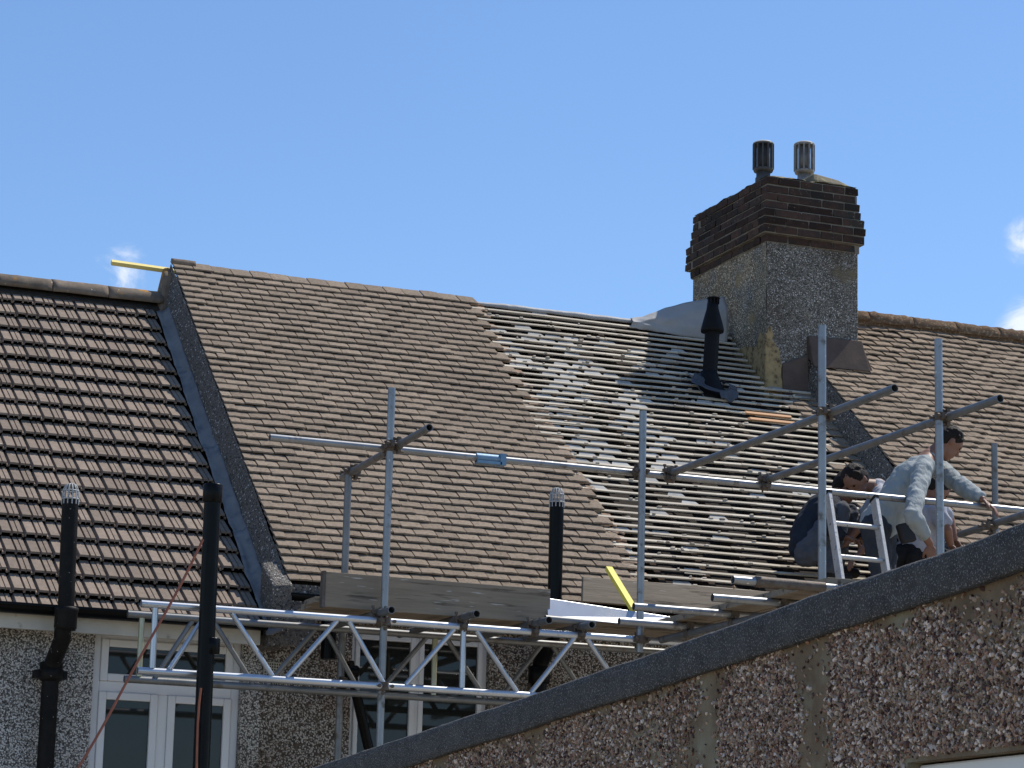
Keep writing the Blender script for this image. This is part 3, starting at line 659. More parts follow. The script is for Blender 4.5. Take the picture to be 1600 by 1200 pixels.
# flaunching
def f(s, t):
    x = CX0 + .008 + (CX1 - CX0 - .016) * s; y = CY0 + .008 + (CY1 - CY0 - .016) * t; e = min(s, 1 - s) * .9; e2 = min(t, 1 - t) * 1.4
    return Vector((x, y, 9.475 + .075 * min(1, min(e, e2) * 5) + .015 * n1(x * 7, y * 7) + .008 * n1(x * 22, y * 22)))
fl = MB().grid(f, 30, 36); part('flaunching', fl, M_flaunch, chim)
part('flaunching_mound', MB().hexa([(10.70, CY0 + .02, 9.49), (11.11, CY0 + .01, 9.47), (11.11, CY0 + .8, 9.47), (10.70, CY0 + .8, 9.5), (10.74, CY0 + .12, 9.60), (10.98, CY0 + .10, 9.56), (10.98, CY0 + .7, 9.56), (10.74, CY0 + .7, 9.59)]), M_flaunch, chim, bevel=.03)
def cowl(cx, cy, z0, z1, m_, name='chimney_pot'):
    H = z1 - z0; mb = MB()
    mb.lathe((cx, cy, z0), [(.070, -.10), (.070, .02), (.062, .03), (.060, H * .26)], 20)
    mb.lathe((cx, cy, z0), [(.082, H * .22), (.088, H * .26), (.090, H * .30), (.078, H * .31)], 20)
    mb.lathe((cx, cy, z0), [(.055, H * .28), (.055, H * .9)], 16)
    for k in range(12):
        a = 2 * math.pi * k / 12; c_, s_ = math.cos(a), math.sin(a)
        mb.bar((cx + .083 * c_, cy + .083 * s_, z0 + H * .28), (cx + .083 * c_, cy + .083 * s_, z0 + H * .93), .012, .022, up=Vector((c_, s_, 0)))
    mb.lathe((cx, cy, z0), [(.086, H * .90), (.092, H * .905), (.092, H * .935)], 20)
    o = part(name, mb, m_, chim)
    part('cowl_cap', MB().lathe((cx, cy, z0), [(.093, H * .937), (.093, H * .95), (.075, H * .985), (.03, H), (.0, H)], 20), M_potcap, chim)
cowl(10.345, 20.23, 9.52, 9.875, M_potd); cowl(10.84, 20.40, 9.61, 9.985, M_potg)
# bare yellow patch at the foot, cement fillets
def patch(pts, off, m_, name, th=.012):
    mb = MB(); c = sum((Vector(p) for p in pts), Vector()) / len(pts); o = Vector(off)
    n = len(pts); vs_ = [Vector(p) + o * th for p in pts] + [Vector(p) - o * .02 for p in pts]
    mb.add(vs_, [tuple(range(n))] + [(i, n + i, n + (i + 1) % n, (i + 1) % n) for i in range(n)]); return part(name, mb, m_, chim)
def ragged(base, n=4, amp=.015):
    o = []
    for i, p in enumerate(base):
        q = base[(i + 1) % len(base)]
        for k in range(n):
            t = k / n; o.append(tuple(p[a] + (q[a] - p[a]) * t + (ru(-amp, amp) if k else 0) * (1 if a != off_axis else 0) for a in range(3)))
    return o
off_axis = 0
patch(ragged([(CX0 - .003, 19.92, 7.45), (CX0 - .003, 19.92, 8.00), (CX0 - .003, 20.02, 8.10), (CX0 - .003, 20.10, 7.98), (CX0 - .003, 20.28, 8.03), (CX0 - .003, 20.5, 8.06), (CX0 - .003, 20.5, 7.6)]), (-1, 0, 0), M_yrender, 'bare_brick_patch')
off_axis = 1
patch(ragged([(10.22, CY0 - .003, 7.50), (10.375, CY0 - .003, 7.50), (10.365, CY0 - .003, 7.78), (10.34, CY0 - .003, 7.95), (10.29, CY0 - .003, 8.00), (10.275, CY0 - .003, 8.13), (10.235, CY0 - .003, 8.12), (10.22, CY0 - .003, 8.0)][::-1]), (0, -1, 0), M_yrender, 'bare_brick_patch')
part('cement_fillet', MB().hexa([rp(10.62, 3.60, .02, DR), rp(11.17, 3.60, .03, DR), rp(11.17, 3.76, .02, DR), rp(10.62, 3.76, .02, DR), Vector((10.62, CY0 - .03, 8.09)), Vector((11.14, CY0 - .03, 8.10)), Vector((11.14, CY0 + .02, 8.10)), Vector((10.62, CY0 + .02, 8.09))]), M_fillet, chim, bevel=.01)
part('cement_fillet', MB().hexa([rp(11.10, 3.61, .025, DR), rp(11.195, 3.61, .035, DR), rp(11.195, 4.6, .035, DR), rp(11.10, 4.6, .025, DR), Vector((11.10, CY0 - .015, 8.08)), Vector((11.145, CY0 - .015, 8.08)), rp(11.145, 4.6, .10, DR), rp(11.10, 4.6, .10, DR)]), M_fillet, chim, bevel=.01)
part('cement_fillet', MB().hexa([(10.375, CY0 - .04, 7.42), (10.62, CY0 - .05, 7.42), (10.62, CY0 + .02, 7.42), (10.375, CY0 + .02, 7.42), (10.375, CY0 - .02, 7.82), (10.62, CY0 - .03, 7.92), (10.62, CY0 + .02, 7.92), (10.375, CY0 + .02, 7.82)]), M_fillet, chim, bevel=.01)

# ------------------------------------------------------------------ flue terminal on the stripped slope
fv = thing('flue_pipe', 'black conical-topped flue pipe rising through the stripped battens beside the chimney', 'flue', (9.62, 19.80, 7.52))
cxv, cyv = 9.625, 19.80
part('pipe', MB().tube((cxv, cyv, 7.45), (cxv + .03, cyv, 8.0), .062, 20, hollow=False), M_blackd, fv)
part('sleeve', MB().lathe((cxv, cyv, 7.45), [(.20, -.10), (.17, -.02), (.125, .06), (.088, .14), (.070, .20)], 20), M_blackd, fv)
part('cone', MB().lathe((cxv + .03, cyv, 7.99), [(.095, 0), (.098, .02), (.09, .06), (.052, .20), (.046, .25)], 24), M_blackd, fv)
cap = MB(); cx_, cz_ = cxv + .038, 8.235
for k in range(10):
    a = k * math.pi / 5; cap.bar((cx_ + .044 * math.cos(a), cyv + .044 * math.sin(a), cz_), (cx_ + .044 * math.cos(a), cyv + .044 * math.sin(a), cz_ + .045), .008, .014)
cap.lathe((cx_, cyv, cz_ + .045), [(.055, 0), (.057, .006), (.05, .012)], 18); cap.lathe((cx_, cyv, cz_ - .0), [(.034, 0), (.034, .046)], 12)
part('terminal_cap', cap, M_blackd, fv)
def f(s, t):   # loose lead slate round its foot
    a = 2 * math.pi * s; r = .10 + .09 * t; x = 9.66 + math.cos(a) * r * (1.0 if math.cos(a) > 0 else 1.25); u = 3.47 + math.sin(a) * r * .95 + .02
    w = 1 + .13 * n1(math.cos(a) * 1.7 + 5, math.sin(a) * 1.7)
    return rp(9.65 + (x - 9.65) * w, 3.49 + (u - 3.49) * w, .075 - .04 * t + .05 * t * n1(math.cos(a) * 2.6, math.sin(a) * 2.6, 3) + (.05 * t if math.cos(a) < -.2 else 0))
part('lead_slate', MB().grid(f, 48, 6), M_leadd, fv, solid=.003)

tpts = [at(*q) for q in ((1062, 590, 19.95), (1074, 584, 19.92), (1084, 594, 19.85), (1092, 609, 19.72), (1102, 625, 19.62), (1116, 633, 19.60), (1130, 632, 19.62), (1138, 622, 19.68))]
def f(s, t):
    k = s * (len(tpts) - 1); i = min(int(k), len(tpts) - 2); p = tpts[i].lerp(tpts[i + 1], k - i)
    return p + Vector((0, .01 * t, .028 * t + .01 * n1(s * 9, t)))
part('torn_edge', MB().grid(f, 40, 2), M_lead, fv, solid=.003)

# ------------------------------------------------------------------ gutters, fascias, pipes
def half_gutter(x0, x1, y, z, r=.056):
    def f(s, t): a = math.pi * t; return Vector((x0 + (x1 - x0) * s, y - math.cos(a) * r, z - math.sin(a) * r * .95))
    return MB().grid(f, 8, 10)
part('fascia', MB().box(XL0, 5.04, 17.10, 17.14, 4.795, 4.925), M_fascia, house_l)
part('soffit', MB().box(XL0, 5.04, 17.142, 17.30, 4.85, 4.865), M_fascia, house_l)
part('gutter', half_gutter(XL0, 5.06, 17.035, 4.948, .066), M_black, house_l, solid=.004)
part('fascia', MB().box(5.24, XM1, 17.12, 17.15, 5.02, 5.20), M_fascia, house_m)
part('soffit', MB().box(5.24, XM1, 17.152, 17.30, 5.03, 5.045), M_fascia, house_m)
part('gutter', half_gutter(5.20, XM1, 17.055, 5.145, .055), M_black, house_m, solid=.004)
part('fascia', MB().box(XM1, XR1, 17.12, 17.15, 5.25, 5.42), M_fascia, house_r)
part('gutter', half_gutter(XM1, XR1, 17.05, 5.39, .055), M_black, house_r, solid=.004)
for x in np.arange(1.2, 5.0, .8): part('gutter_bracket', MB().box(x, x + .03, 16.975, 17.10, 4.91, 4.93), M_black, house_l)

def guard(mb, c, r, h, n=12):
    c = Vector(c)
    for k in range(n):
        a = 2 * math.pi * k / n; c_, s_ = math.cos(a), math.sin(a)
        mb.path([c + Vector((r * 1.02 * c_, r * 1.02 * s_, -.035)), c + Vector((r * 1.03 * c_, r * 1.03 * s_, .0)), c + Vector((r * .92 * c_, r * .92 * s_, h * .6)), c + Vector((r * .6 * c_, r * .6 * s_, h * .93)), c + Vector((r * .2 * c_, r * .2 * s_, h))], .0042, 5)
    for rr, zz in ((1.03, 0), (.94, h * .55)):
        pts = [c + Vector((r * rr * math.cos(2 * math.pi * k / 20), r * rr * math.sin(2 * math.pi * k / 20), zz)) for k in range(21)]
        mb.path(pts, .0045, 5)
    mb.lathe(c + Vector((0, 0, h - .008)), [(r * .35, 0), (r * .3, .01), (0, .014)], 12)
# left cast pipe: upper length, swan neck, collar, lower length
sp = thing('soil_pipe', 'cast soil pipe on the left house with white wire guard and swan neck', 'pipe', (3.6, 17.15, 0))
pt, pb = at(110, 780, 16.93), at(103, 950, 16.93)
part('upper_pipe', MB().tube(pb, pt, .053, 20, hollow=False), M_iron, sp)
g_ = MB(); guard(g_, pt, .053, .10); part('wire_guard', g_, M_cage, sp)
a1, a2, a3, a4 = at(103, 962, 16.93), at(98, 985, 16.95), at(84, 1030, 17.12), at(80, 1055, 17.16)
part('socket', MB().lathe(at(102, 980, 16.94), [(.066, -.02), (.073, .0), (.073, .09), (.078, .10), (.078, .125), (.06, .13)], 20), M_iron, sp)
part('swan_neck', MB().path([at(102, 965, 16.94), a2, at(97, 1000, 16.99), at(88, 1022, 17.08), at(82, 1036, 17.14), at(80, 1062, 17.17)], .055, 16), M_iron, sp)
part('collar', MB().lathe(at(79, 1060, 17.17), [(.06, -.02), (.082, .0), (.082, .055), (.074, .06), (.074, .10), (.066, .105)], 20), M_iron, sp)
for dx in (-.085, .085): part('collar_lug', MB().box(at(79, 1060, 17.17).x + dx - .02, at(79, 1060, 17.17).x + dx + .02, 17.15, 17.25, at(79, 1060, 17.17).z, at(79, 1060, 17.17).z + .05), M_iron, sp)
lo = at(79, 1060, 17.17); part('lower_pipe', MB().tube((lo.x, lo.y, 0), lo, .055, 20, hollow=False), M_iron, sp)
# second soil pipe
sp2 = thing('soil_pipe', 'black soil pipe with white wire guard in front of the middle house tiles', 'pipe', (7.1, 17.1, 0))
pt, pb = at(870, 785, 16.97), at(866, 960, 16.97)
part('upper_pipe', MB().tube(pb + Vector((0, 0, -.12)), pt, .050, 20, hollow=False), M_black, sp2)
g_ = MB(); guard(g_, pt, .05, .10); part('wire_guard', g_, M_cage, sp2)
b0 = pb + Vector((0, 0, -.12)); b1 = b0 + Vector((-.02, .10, -.14)); part('swan_neck', MB().path([b0 + Vector((0, 0, .05)), b0, b0 + Vector((-.005, .03, -.05)), b1, b1 + Vector((0, .08, -.06)), b1 + Vector((0, .1, -.14))], .055, 14), M_black, sp2)
q = b1 + Vector((0, .1, -.14)); part('collar', MB().lathe(q, [(.07, -.06), (.076, -.05), (.076, .05), (.07, .06)], 18), M_black, sp2)
part('lower_pipe', MB().tube((q.x, q.y, 0), q, .055, 20, hollow=False), M_black, sp2)
# vent pipe standing in front of the scaffold
vp = thing('vent_pipe', 'tall glossy black pipe with collared top standing in front of the lattice beam', 'pipe', (4.35, 15.85, 0))
top = at(333, 757, 15.85); xb = 4.36
part('pipe', MB().tube((xb, 15.85, 0), (top.x, 15.85, top.z - .005), .0515, 24, hollow=True), M_black, vp)
part('end_collar', MB().lathe((top.x, 15.85, top.z), [(.056, -.115), (.0605, -.11), (.0605, -.004), (.058, .0), (.046, .001), (.045, -.05)], 24), M_black, vp)
part('joint_collar', MB().lathe((xb, 15.85, 4.62), [(.053, -.05), (.057, -.045), (.057, .045), (.053, .05)], 24), M_black, vp)
# rainwater pipe of the middle house
dp = thing('downpipe', 'black rainwater pipe slanting down between the two windows', 'pipe', (5.6, 17.15, 0))
a = at(513, 985, 17.08); b = at(513, 1030, 17.08)
part('outlet', MB().tube(b, a + Vector((0, 0, .1)), .052, 16, hollow=False), M_black, dp)
part('pipe', MB().path([at(545, 1035, 17.0), at(549, 1050, 17.02), at(575, 1165, 17.08), at(590, 1230, 17.1)], .034, 12), M_black, dp)
part('shoe', MB().tube(at(540, 1048, 17.0), at(556, 1050, 17.03), .045, 14, hollow=False), M_black, dp)

# cable
mb = MB(); A = at(317, 843, 15.76); B_ = at(118, 1205, 15.5); pts = []
for i in range(30):
    t = i / 29; p = A.lerp(B_, t); p.z -= .035 * math.sin(math.pi * t); p.x += .006 * math.sin(t * 9); pts.append(p)
solo('cable', mb.path(pts, .008, 8), M_wire, 'copper coloured cable slanting from the black vent pipe to the lower left', 'cable')
mb = MB(); pts = [at(316 - 0 + x, y, 15.78) for x, y in ((-2, 1075), (-5, 1100), (-7, 1130), (-8, 1165), (-9, 1210))]
solo('cable', mb.path(pts, .007, 8), M_wire, 'short copper coloured cable hanging down beside the foot of the black vent pipe', 'cable')

# ------------------------------------------------------------------ scaffolding
sc = thing('scaffolding', 'galvanised tube scaffolding with lattice beam along the eaves', 'scaffolding', (6.5, 16.4, 0))
TR = .0242; YH = 16.0
def tube(name, a, b, m_=M_galv, r=TR, parent=sc, **k): return part(name, MB().tube(a, b, r, 16), m_, parent, **k)
def std(x, Y, ztop, zbot=0, m_=M_galv): return tube('standard', (x, Y, zbot), (x + .0, Y, ztop), m_)
s1x = 5.52; std(s1x, YH - .0, at(618, 607, YH).z)
s2 = at(998, 740, YH); std(s2.x, YH - .055, at(1001, 645, YH).z, 4.78)
s3 = (7.465, 13.82); std(*s3, at(1273, 507, s3[1]).z)
s4 = (8.19, 13.70); std(*s4, at(1468, 530, s4[1]).z)
s0 = (5.56, 16.95); std(*s0, at(541, 735, s0[1]).z, 0, M_galv2)
s5 = at(1555, 800, 17.2); std(s5.x, 17.2, at(1555, 693, 17.2).z, 5.4, M_galv2)
ZG = 5.985
RY = YH + .052
tube('guardrail', (4.735, RY, ZG), (6.19, RY, ZG)); tube('guardrail', (6.20, RY, ZG), (10.9, RY, ZG))
part('sleeve_coupler', MB().tube((6.13, RY, ZG), (6.30, RY, ZG), .031, 16, hollow=False).box(6.13, 6.30, RY - .036, RY + .02, ZG - .038, ZG - .02).box(6.29, 6.33, RY - .036, RY + .036, ZG - .04, ZG + .036), M_blue, sc)
# coupler: two crossed collars with lugs and bolts
def coupler(p, da=Vector((1, 0, 0)), db=Vector((0, 0, 1)), n=Vector((0, -1, 0)), s=1.0):
    p = Vector(p); mb = MB(); r = .030 * s
    a = p + n * .027; b = p - n * .027
    mb.tube(a - db * .025, a + db * .025, r, 14, hollow=False); mb.tube(b - da * .025, b + da * .025, r, 14, hollow=False)
    for c, d, q in ((a, db, da), (b, da, db)):
        for sg in (-1, 1):
            mb.bar(c + q * sg * .024, c + q * sg * .052, .036, .022, up=n); mb.tube(c + q * sg * .042 - n * .035, c + q * sg * .042 + n * .038, .0065, 6, hollow=False); mb.tube(c + q * sg * .042 + n * .026, c + q * sg * .042 + n * .040, .012, 6, hollow=False)
    return part('coupler', mb, M_rust, sc)
X_, Y_, Z_ = Vector((1, 0, 0)), Vector((0, 1, 0)), Vector((0, 0, 1))
coupler((s1x, YH + .026, ZG), X_, Z_, -Y_); coupler((s2.x, YH - .0, ZG), X_, Z_, -Y_)
# transoms running towards the house
def ytube(x, ya, za, yb, zb, name='transom', m_=M_galv2): return tube(name, (x, ya, za), (x, yb, zb), m_)
ytube(5.575, 15.42, 6.02, 17.12, 5.97); coupler((5.548, 15.99, ZG + .02), Y_, Z_, -X_); coupler((5.585, 16.95, ZG - .0), Y_, Z_, -X_)
ytube(7.49 + .03, 13.06, 6.025, 16.1, 6.0); coupler((7.49, 13.82, 6.02), Y_, Z_, -X_); coupler((7.51, 16.02, 5.99), X_, Y_, Z_)
ytube(8.19 + .05, 13.10, 6.045, 16.1, 6.02); coupler((8.22, 13.70, 6.04), Y_, Z_, -X_); coupler((8.22, 16.02, 6.0), X_, Y_, Z_)
# low tube at the right
a = at(1500, 835, 15.9); b_ = at(1612, 800, 14.7); tube('brace', a, b_, M_galv2); coupler(at(1546, 822, 15.3), (b_ - a).normalized(), Z_, -X_)
# lattice beams
def lattice(y, x0, x1, zt, zb, m1, m2, tops, bots, posts):
    lb = part('lattice_beam', MB().tube((x0, y, zt), (x1, y, zt), .0235, 16), m1, sc)
    part('chord', MB().tube((x0, y, zb), (x1, y, zb), .0235, 16), m1, lb)
    for x in posts: part('lattice_post', MB().tube((x, y, zb + .02), (x, y, zt - .02), .019, 12, hollow=False), m2, lb)
    for (a, b) in zip(tops, bots): part('lacing', MB().tube((b, y, zb + .018), (a, y, zt - .018), .0165, 12, hollow=False), m1, lb)
tops = [4.362, 4.512, 5.194, 5.274, 5.976, 6.128, 6.808, 6.898, 7.58, 7.66]
bots = [4.135, 4.79, 4.881, 5.515, 5.661, 6.415, 6.512, 7.19, 7.28, 7.93]
lattice(YH - .05, 3.94, 8.4, 4.862, 4.455, M_alu, M_alu, tops, bots, [4.03, 6.04, 8.05])
off = .15
lattice(16.88, 4.085, 8.6, 4.91, 4.493, M_galv2, M_yalu, [t + off for t in tops], [t + off for t in bots], [4.18, 6.19, 8.2])
coupler((s1x, YH - .025, 4.862), X_, Z_, -Y_); coupler((s1x, YH - .025, 4.455), X_, Z_, -Y_); coupler((s2.x, YH - .05, 4.862), X_, Z_, -Y_)
coupler((5.56, 16.91, 4.55), X_, Z_, -Y_)
# putlogs under the boards
for (px, py, Y) in ((612, 953, 15.72), (745, 959, 15.70), (858, 969, 15.70), (925, 976, 15.76)):
    p = at(px, py, Y); tube('putlog', p, (p.x, 17.15, 4.935), M_galv2); coupler((p.x, YH - .05, 4.89), X_, Y_, Z_)
tube('putlog', (6.6, 15.95, 4.955), (6.95, 15.95, 4.95), M_galv2)
# return bay on the right: ledger running towards the camera, putlogs across it, boards over
ld = tube('ledger', (7.42, 16.1, 4.87), (7.42, 12.4, 4.87), M_galv2)
for (xl, yl, xr, zz) in ((6.70, 13.45, 8.4, 4.915), (6.95, 14.22, 8.4, 4.92), (6.74, 14.88, 8.4, 4.925), (6.93, 15.52, 8.4, 4.915)):
    tube('putlog', (xl, yl, zz), (xr, yl, zz)); coupler((7.42, yl, 4.895), X_, Y_, Z_)
tube('ledger', (8.19, 16.1, 4.87), (8.19, 12.4, 4.87), M_galv2)
part('sleeve_coupler', MB().tube((6.84, 13.45, 4.915), (7.10, 13.45, 4.915), .031, 14, hollow=False).tube((7.10, 13.45, 4.915), (7.28, 13.45, 4.915), .029, 14, hollow=False), M_rust, sc)

def board(p, dx, dy, w, t, up, label, name='scaffold_board', m_=M_board, group=None):
    mb = MB().bar(Vector(p), Vector(p) + Vector(dx), w, t, up); o = solo(name, mb, m_, label, 'scaffold board', group, bevel=.004); return o
# toe board standing on edge at the front of the platform
mb = MB().box(5.14, 6.69, 16.085, 16.123, 4.945, 5.168)
tb = solo('scaffold_board', mb, M_board, 'weathered scaffold board on edge behind the left standard with scratch marks', 'scaffold board', bevel=.003)
part('end_band', MB().box(5.132, 5.152, 16.079, 16.129, 4.94, 5.172), M_rust, tb)
# platform boards along the eaves
for k in range(3):
    y = 16.24 + k * .235
    mb = MB().box(5.10 + .05 * k, 8.6, y - .11, y + .11, 4.975, 5.012)
    solo('scaffold_board', mb, M_board, ('flat platform board along the eaves, %s of the three' % ('outermost', 'middle', 'innermost')[k]), 'scaffold board', 'flat boards of the eaves platform', bevel=.003)
# inner toe board at the right, leaning on the eaves
mb = MB().hexa([(7.20, 16.74, 5.20), (9.35, 16.74, 5.20), (9.35, 16.77, 5.20), (7.20, 16.77, 5.20), (7.245, 16.84, 5.385), (9.35, 16.84, 5.385), (9.35, 16.87, 5.385), (7.245, 16.87, 5.385)])
solo('scaffold_board', mb, M_board, 'brown board leaning against the eaves under the stripped battens', 'scaffold board', bevel=.003)
# aluminium board
mb = MB().hexa([(6.665, 16.06, 4.985), (7.62, 16.06, 4.965), (7.62, 16.09, 4.965), (6.665, 16.09, 4.985), (6.675, 16.12, 5.115), (7.62, 16.12, 5.05), (7.62, 16.15, 5.05), (6.675, 16.15, 5.115)])
solo('metal_board', mb, M_alu, 'pale aluminium board lying beside the foot of the wire-guarded black pipe', 'metal board', bevel=.003)
# boards of the return bay, along Y
for k in range(2):
    x = 7.44 + k * .235
    mb = MB().box(x - .11, x + .11, 13.5, 16.05, 4.945, 4.983)
    solo('scaffold_board', mb, M_board, ('board of the return platform pointing at the camera, %s from the left' % ('first', 'second', 'third', 'fourth')[k]), 'scaffold board', 'boards of the return platform', bevel=.003)
# yellow sticks
solo('timber_batten', MB().bar(at(174, 410, 20.95), at(330, 432, 20.95), .042, .034, up=Vector((0, -.62, .78))), M_yellow, 'pale yellow timber batten sticking out past the left end of the middle ridge', 'timber')
solo('timber_stick', MB().bar(at(951, 888, 16.55), at(990, 952, 16.12), .045, .03, up=Vector((0, -1, .6))), M_yellow2, 'bright yellow stick leaning on the board behind the second standard', 'timber')

# ladder
ld_ = thing('ladder', 'paint-splashed aluminium ladder leaning on the guardrail in front of the roofers', 'ladder', (8.3, 15.5, 0))
LT, LB = at(1293, 772, 15.93), at(1315, 918, 15.62); RT, RB = at(1366, 780, 15.93), at(1386, 900, 15.62)
dl = (LB - LT); 
def ext(T, Bm, k): return T + (Bm - T) * k
LT2, RT2 = LT, RT; RB = RT + dl.copy() * 1.0
kk = (LT.z - 0.0) / (LT.z - LB.z)
LF, RF = ext(LT, LB, kk), ext(RT, RB, kk)
sw = .075
upv = (RT - LT).normalized().cross(dl.normalized())
for T, Bm in ((LT2, LF), (RT2, RF)): part('stile', MB().bar(T, Bm, sw * .38, sw, up=upv), M_ladder, ld_, bevel=.004)
r0 = .25
Ls = dl.normalized(); Llen = (LF - LT).length; k = .235
while k < Llen - .1:
    part('rung', MB().tube(LT + Ls * k, RT + Ls * k, .017, 12, hollow=False), M_ladder, ld_); k += .268
for T in (LT2, RT2): part('end_cap', MB().bar(T - Ls * .012, T + Ls * .012, sw * .42, sw * 1.05, up=upv), M_black, ld_)

# ------------------------------------------------------------------ foreground outbuilding
hd = Vector((0, 1, 0)); W0 = Vector((3.002, 5.213, 0)); wn_ = Vector((hd.y, -hd.x, 0))  # wn_ points away from camera (+X)
zt_tab = [(-2.2, 3.79), (-.524, 3.702), (-.368, 3.690), (.116, 3.666), (.359, 3.656), (.903, 3.625), (1.208, 3.607), (1.897, 3.572), (2.289, 3.552), (4.15, 3.466), (6.5, 3.35)]
def ztop(s):
    for (a, za), (b, zb) in zip(zt_tab, zt_tab[1:]):
        if s <= b: return za + (zb - za) * (s - a) / (b - a)
    return zt_tab[-1][1]
def wp(s, d, z): return W0 + hd * s + wn_ * d + Vector((0, 0, z))
ob = thing('outbuilding', 'pebbledashed outbuilding with sloping grey felt roof edge in the foreground', 'outbuilding', W0)
WS0, WS1 = -2.2, 6.5; wx0, wx1, wz0, wz1 = -1.3, -.045, 2.1, 3.242
mb = MB(); 
def wallseg(s0, s1, z0, z1f, n=10):
    for i in range(n):
        a = s0 + (s1 - s0) * i / n; b = s0 + (s1 - s0) * (i + 1) / n
        mb.hexa([wp(a, 0, z0), wp(b, 0, z0), wp(b, .25, z0), wp(a, .25, z0), wp(a, 0, z1f(a)), wp(b, 0, z1f(b)), wp(b, .25, z1f(b)), wp(a, .25, z1f(a))])
zt = lambda s: ztop(s) - .03
wallseg(WS0, wx0, 0, zt, 6); wallseg(wx1, WS1, 0, zt, 24); wallseg(wx0, wx1, 0, lambda s: wz0, 2); wallseg(wx0, wx1, wz1, zt, 8)
part('wall', mb, M_cement, ob)
# felt edge: lip on top, face, slightly wavy
def f(s, t):
    S = WS0 + (WS1 - WS0) * s; z = ztop(S) + .003 * n1(S * 2.1) + .0012 * n1(S * 14); hb = .100 + .006 * n1(S * 1.4, 5)
    pr = [(.06, .006), (.0, .003), (-.012, .0), (-.021, -.006), (-.025, -.016), (-.026, -.05), (-.025, -hb + .004), (-.020, -hb), (.02, -hb + .004)]
    k = t * (len(pr) - 1); i = min(int(k), len(pr) - 2); u = k - i
    d = pr[i][0] * (1 - u) + pr[i + 1][0] * u; dz = pr[i][1] * (1 - u) + pr[i + 1][1] * u
    return wp(S, d + .003 * n1(S * 7, dz * 30) + .0015 * n1(S * 37, dz * 90), z + dz + .0015 * n1(S * 31, dz * 40))
part('roof_edge', MB().grid(f, 260, 16), M_felt, ob)
mb = MB()
for i in range(16):
    a = WS0 + (WS1 - WS0) * i / 16; b = WS0 + (WS1 - WS0) * (i + 1) / 16
    mb.hexa([wp(a, .02, ztop(a) - .09), wp(b, .02, ztop(b) - .09), wp(b, 2.6, ztop(b) - .09), wp(a, 2.6, ztop(a) - .09), wp(a, .02, ztop(a) - .012), wp(b, .02, ztop(b) - .012), wp(b, 2.6, ztop(b) - .012), wp(a, 2.6, ztop(a) - .012)])
part('flat_roof', mb, M_felt, ob)
mb = MB().hexa([wp(WS0, 2.3, 0), wp(WS1, 2.3, 0), wp(WS1, 2.5, 0), wp(WS0, 2.5, 0), wp(WS0, 2.3, zt(WS0) - .07), wp(WS1, 2.3, zt(WS1) - .07), wp(WS1, 2.5, zt(WS1) - .07), wp(WS0, 2.5, zt(WS0) - .07)]); part('far_wall', mb, M_cement, ob)
mb = MB()
for s_ in (WS0 + .01, WS1 - .21): mb.hexa([wp(s_, .252, 0), wp(s_ + .2, .252, 0), wp(s_ + .2, 2.298, 0), wp(s_, 2.298, 0), wp(s_, .252, zt(s_) - .07), wp(s_ + .2, .252, zt(s_ + .2) - .07), wp(s_ + .2, 2.298, zt(s_ + .2) - .07), wp(s_, 2.298, zt(s_) - .07)])
part('end_walls', mb, M_cement, ob)
mb = MB(); d0, d1 = .03, .10; w_ = .07
def wbox(s0, s1, z0, z1): mb.hexa([wp(s0, d0, z0), wp(s1, d0, z0), wp(s1, d1, z0), wp(s0, d1, z0), wp(s0, d0, z1), wp(s1, d0, z1), wp(s1, d1, z1), wp(s0, d1, z1)])
wbox(wx0, wx1, wz1 - w_, wz1 - .004); wbox(wx0, wx0 + w_, wz0, wz1 - w_); wbox(wx1 - w_, wx1, wz0, wz1 - w_); wbox(wx0 + w_, wx1 - w_, wz0, wz0 + w_)
obw = part('window', mb, M_upvc, ob, bevel=.005)
mb = MB(); mb.hexa([wp(wx0 + .06, .06, wz0 + .06), wp(wx1 - .06, .06, wz0 + .06), wp(wx1 - .06, .066, wz0 + .06), wp(wx0 + .06, .066, wz0 + .06), wp(wx0 + .06, .06, wz1 - .06), wp(wx1 - .06, .06, wz1 - .06), wp(wx1 - .06, .066, wz1 - .06), wp(wx0 + .06, .066, wz1 - .06)]); part('pane', mb, M_glass, obw)
# thousands of real pebbles bedded in the mortar
ico = [(0, 0, 1), (.894, 0, .447), (.276, .851, .447), (-.724, .526, .447), (-.724, -.526, .447), (.276, -.851, .447), (.724, .526, -.447), (-.276, .851, -.447), (-.894, 0, -.447), (-.276, -.851, -.447), (.724, -.526, -.447), (0, 0, -1)]
icf = [(0, 1, 2), (0, 2, 3), (0, 3, 4), (0, 4, 5), (0, 5, 1), (1, 6, 2), (2, 7, 3), (3, 8, 4), (4, 9, 5), (5, 10, 1), (6, 7, 2), (7, 8, 3), (8, 9, 4), (9, 10, 5), (10, 6, 1), (6, 11, 7), (7, 11, 8), (8, 11, 9), (9, 11, 10), (10, 11, 6)]
icv = [Vector(v) for v in ico]
peb_cols = [('white spar pebble', (.72, .59, .49), .17), ('grey pebble', (.33, .25, .19), .22), ('pink brown pebble', (.33, .19, .13), .25), ('dark red pebble', (.09, .045, .033), .19), ('buff pebble', (.42, .30, .20), .17)]
pm = [(mat(n_, c, tuple(v * .7 for v in c), 120, .6, bump=.4, bscale=300, var=.35, spec=.4, bdist=.001), w) for n_, c, w in peb_cols]
MBs = [MB() for _ in pm]
cnt = 0
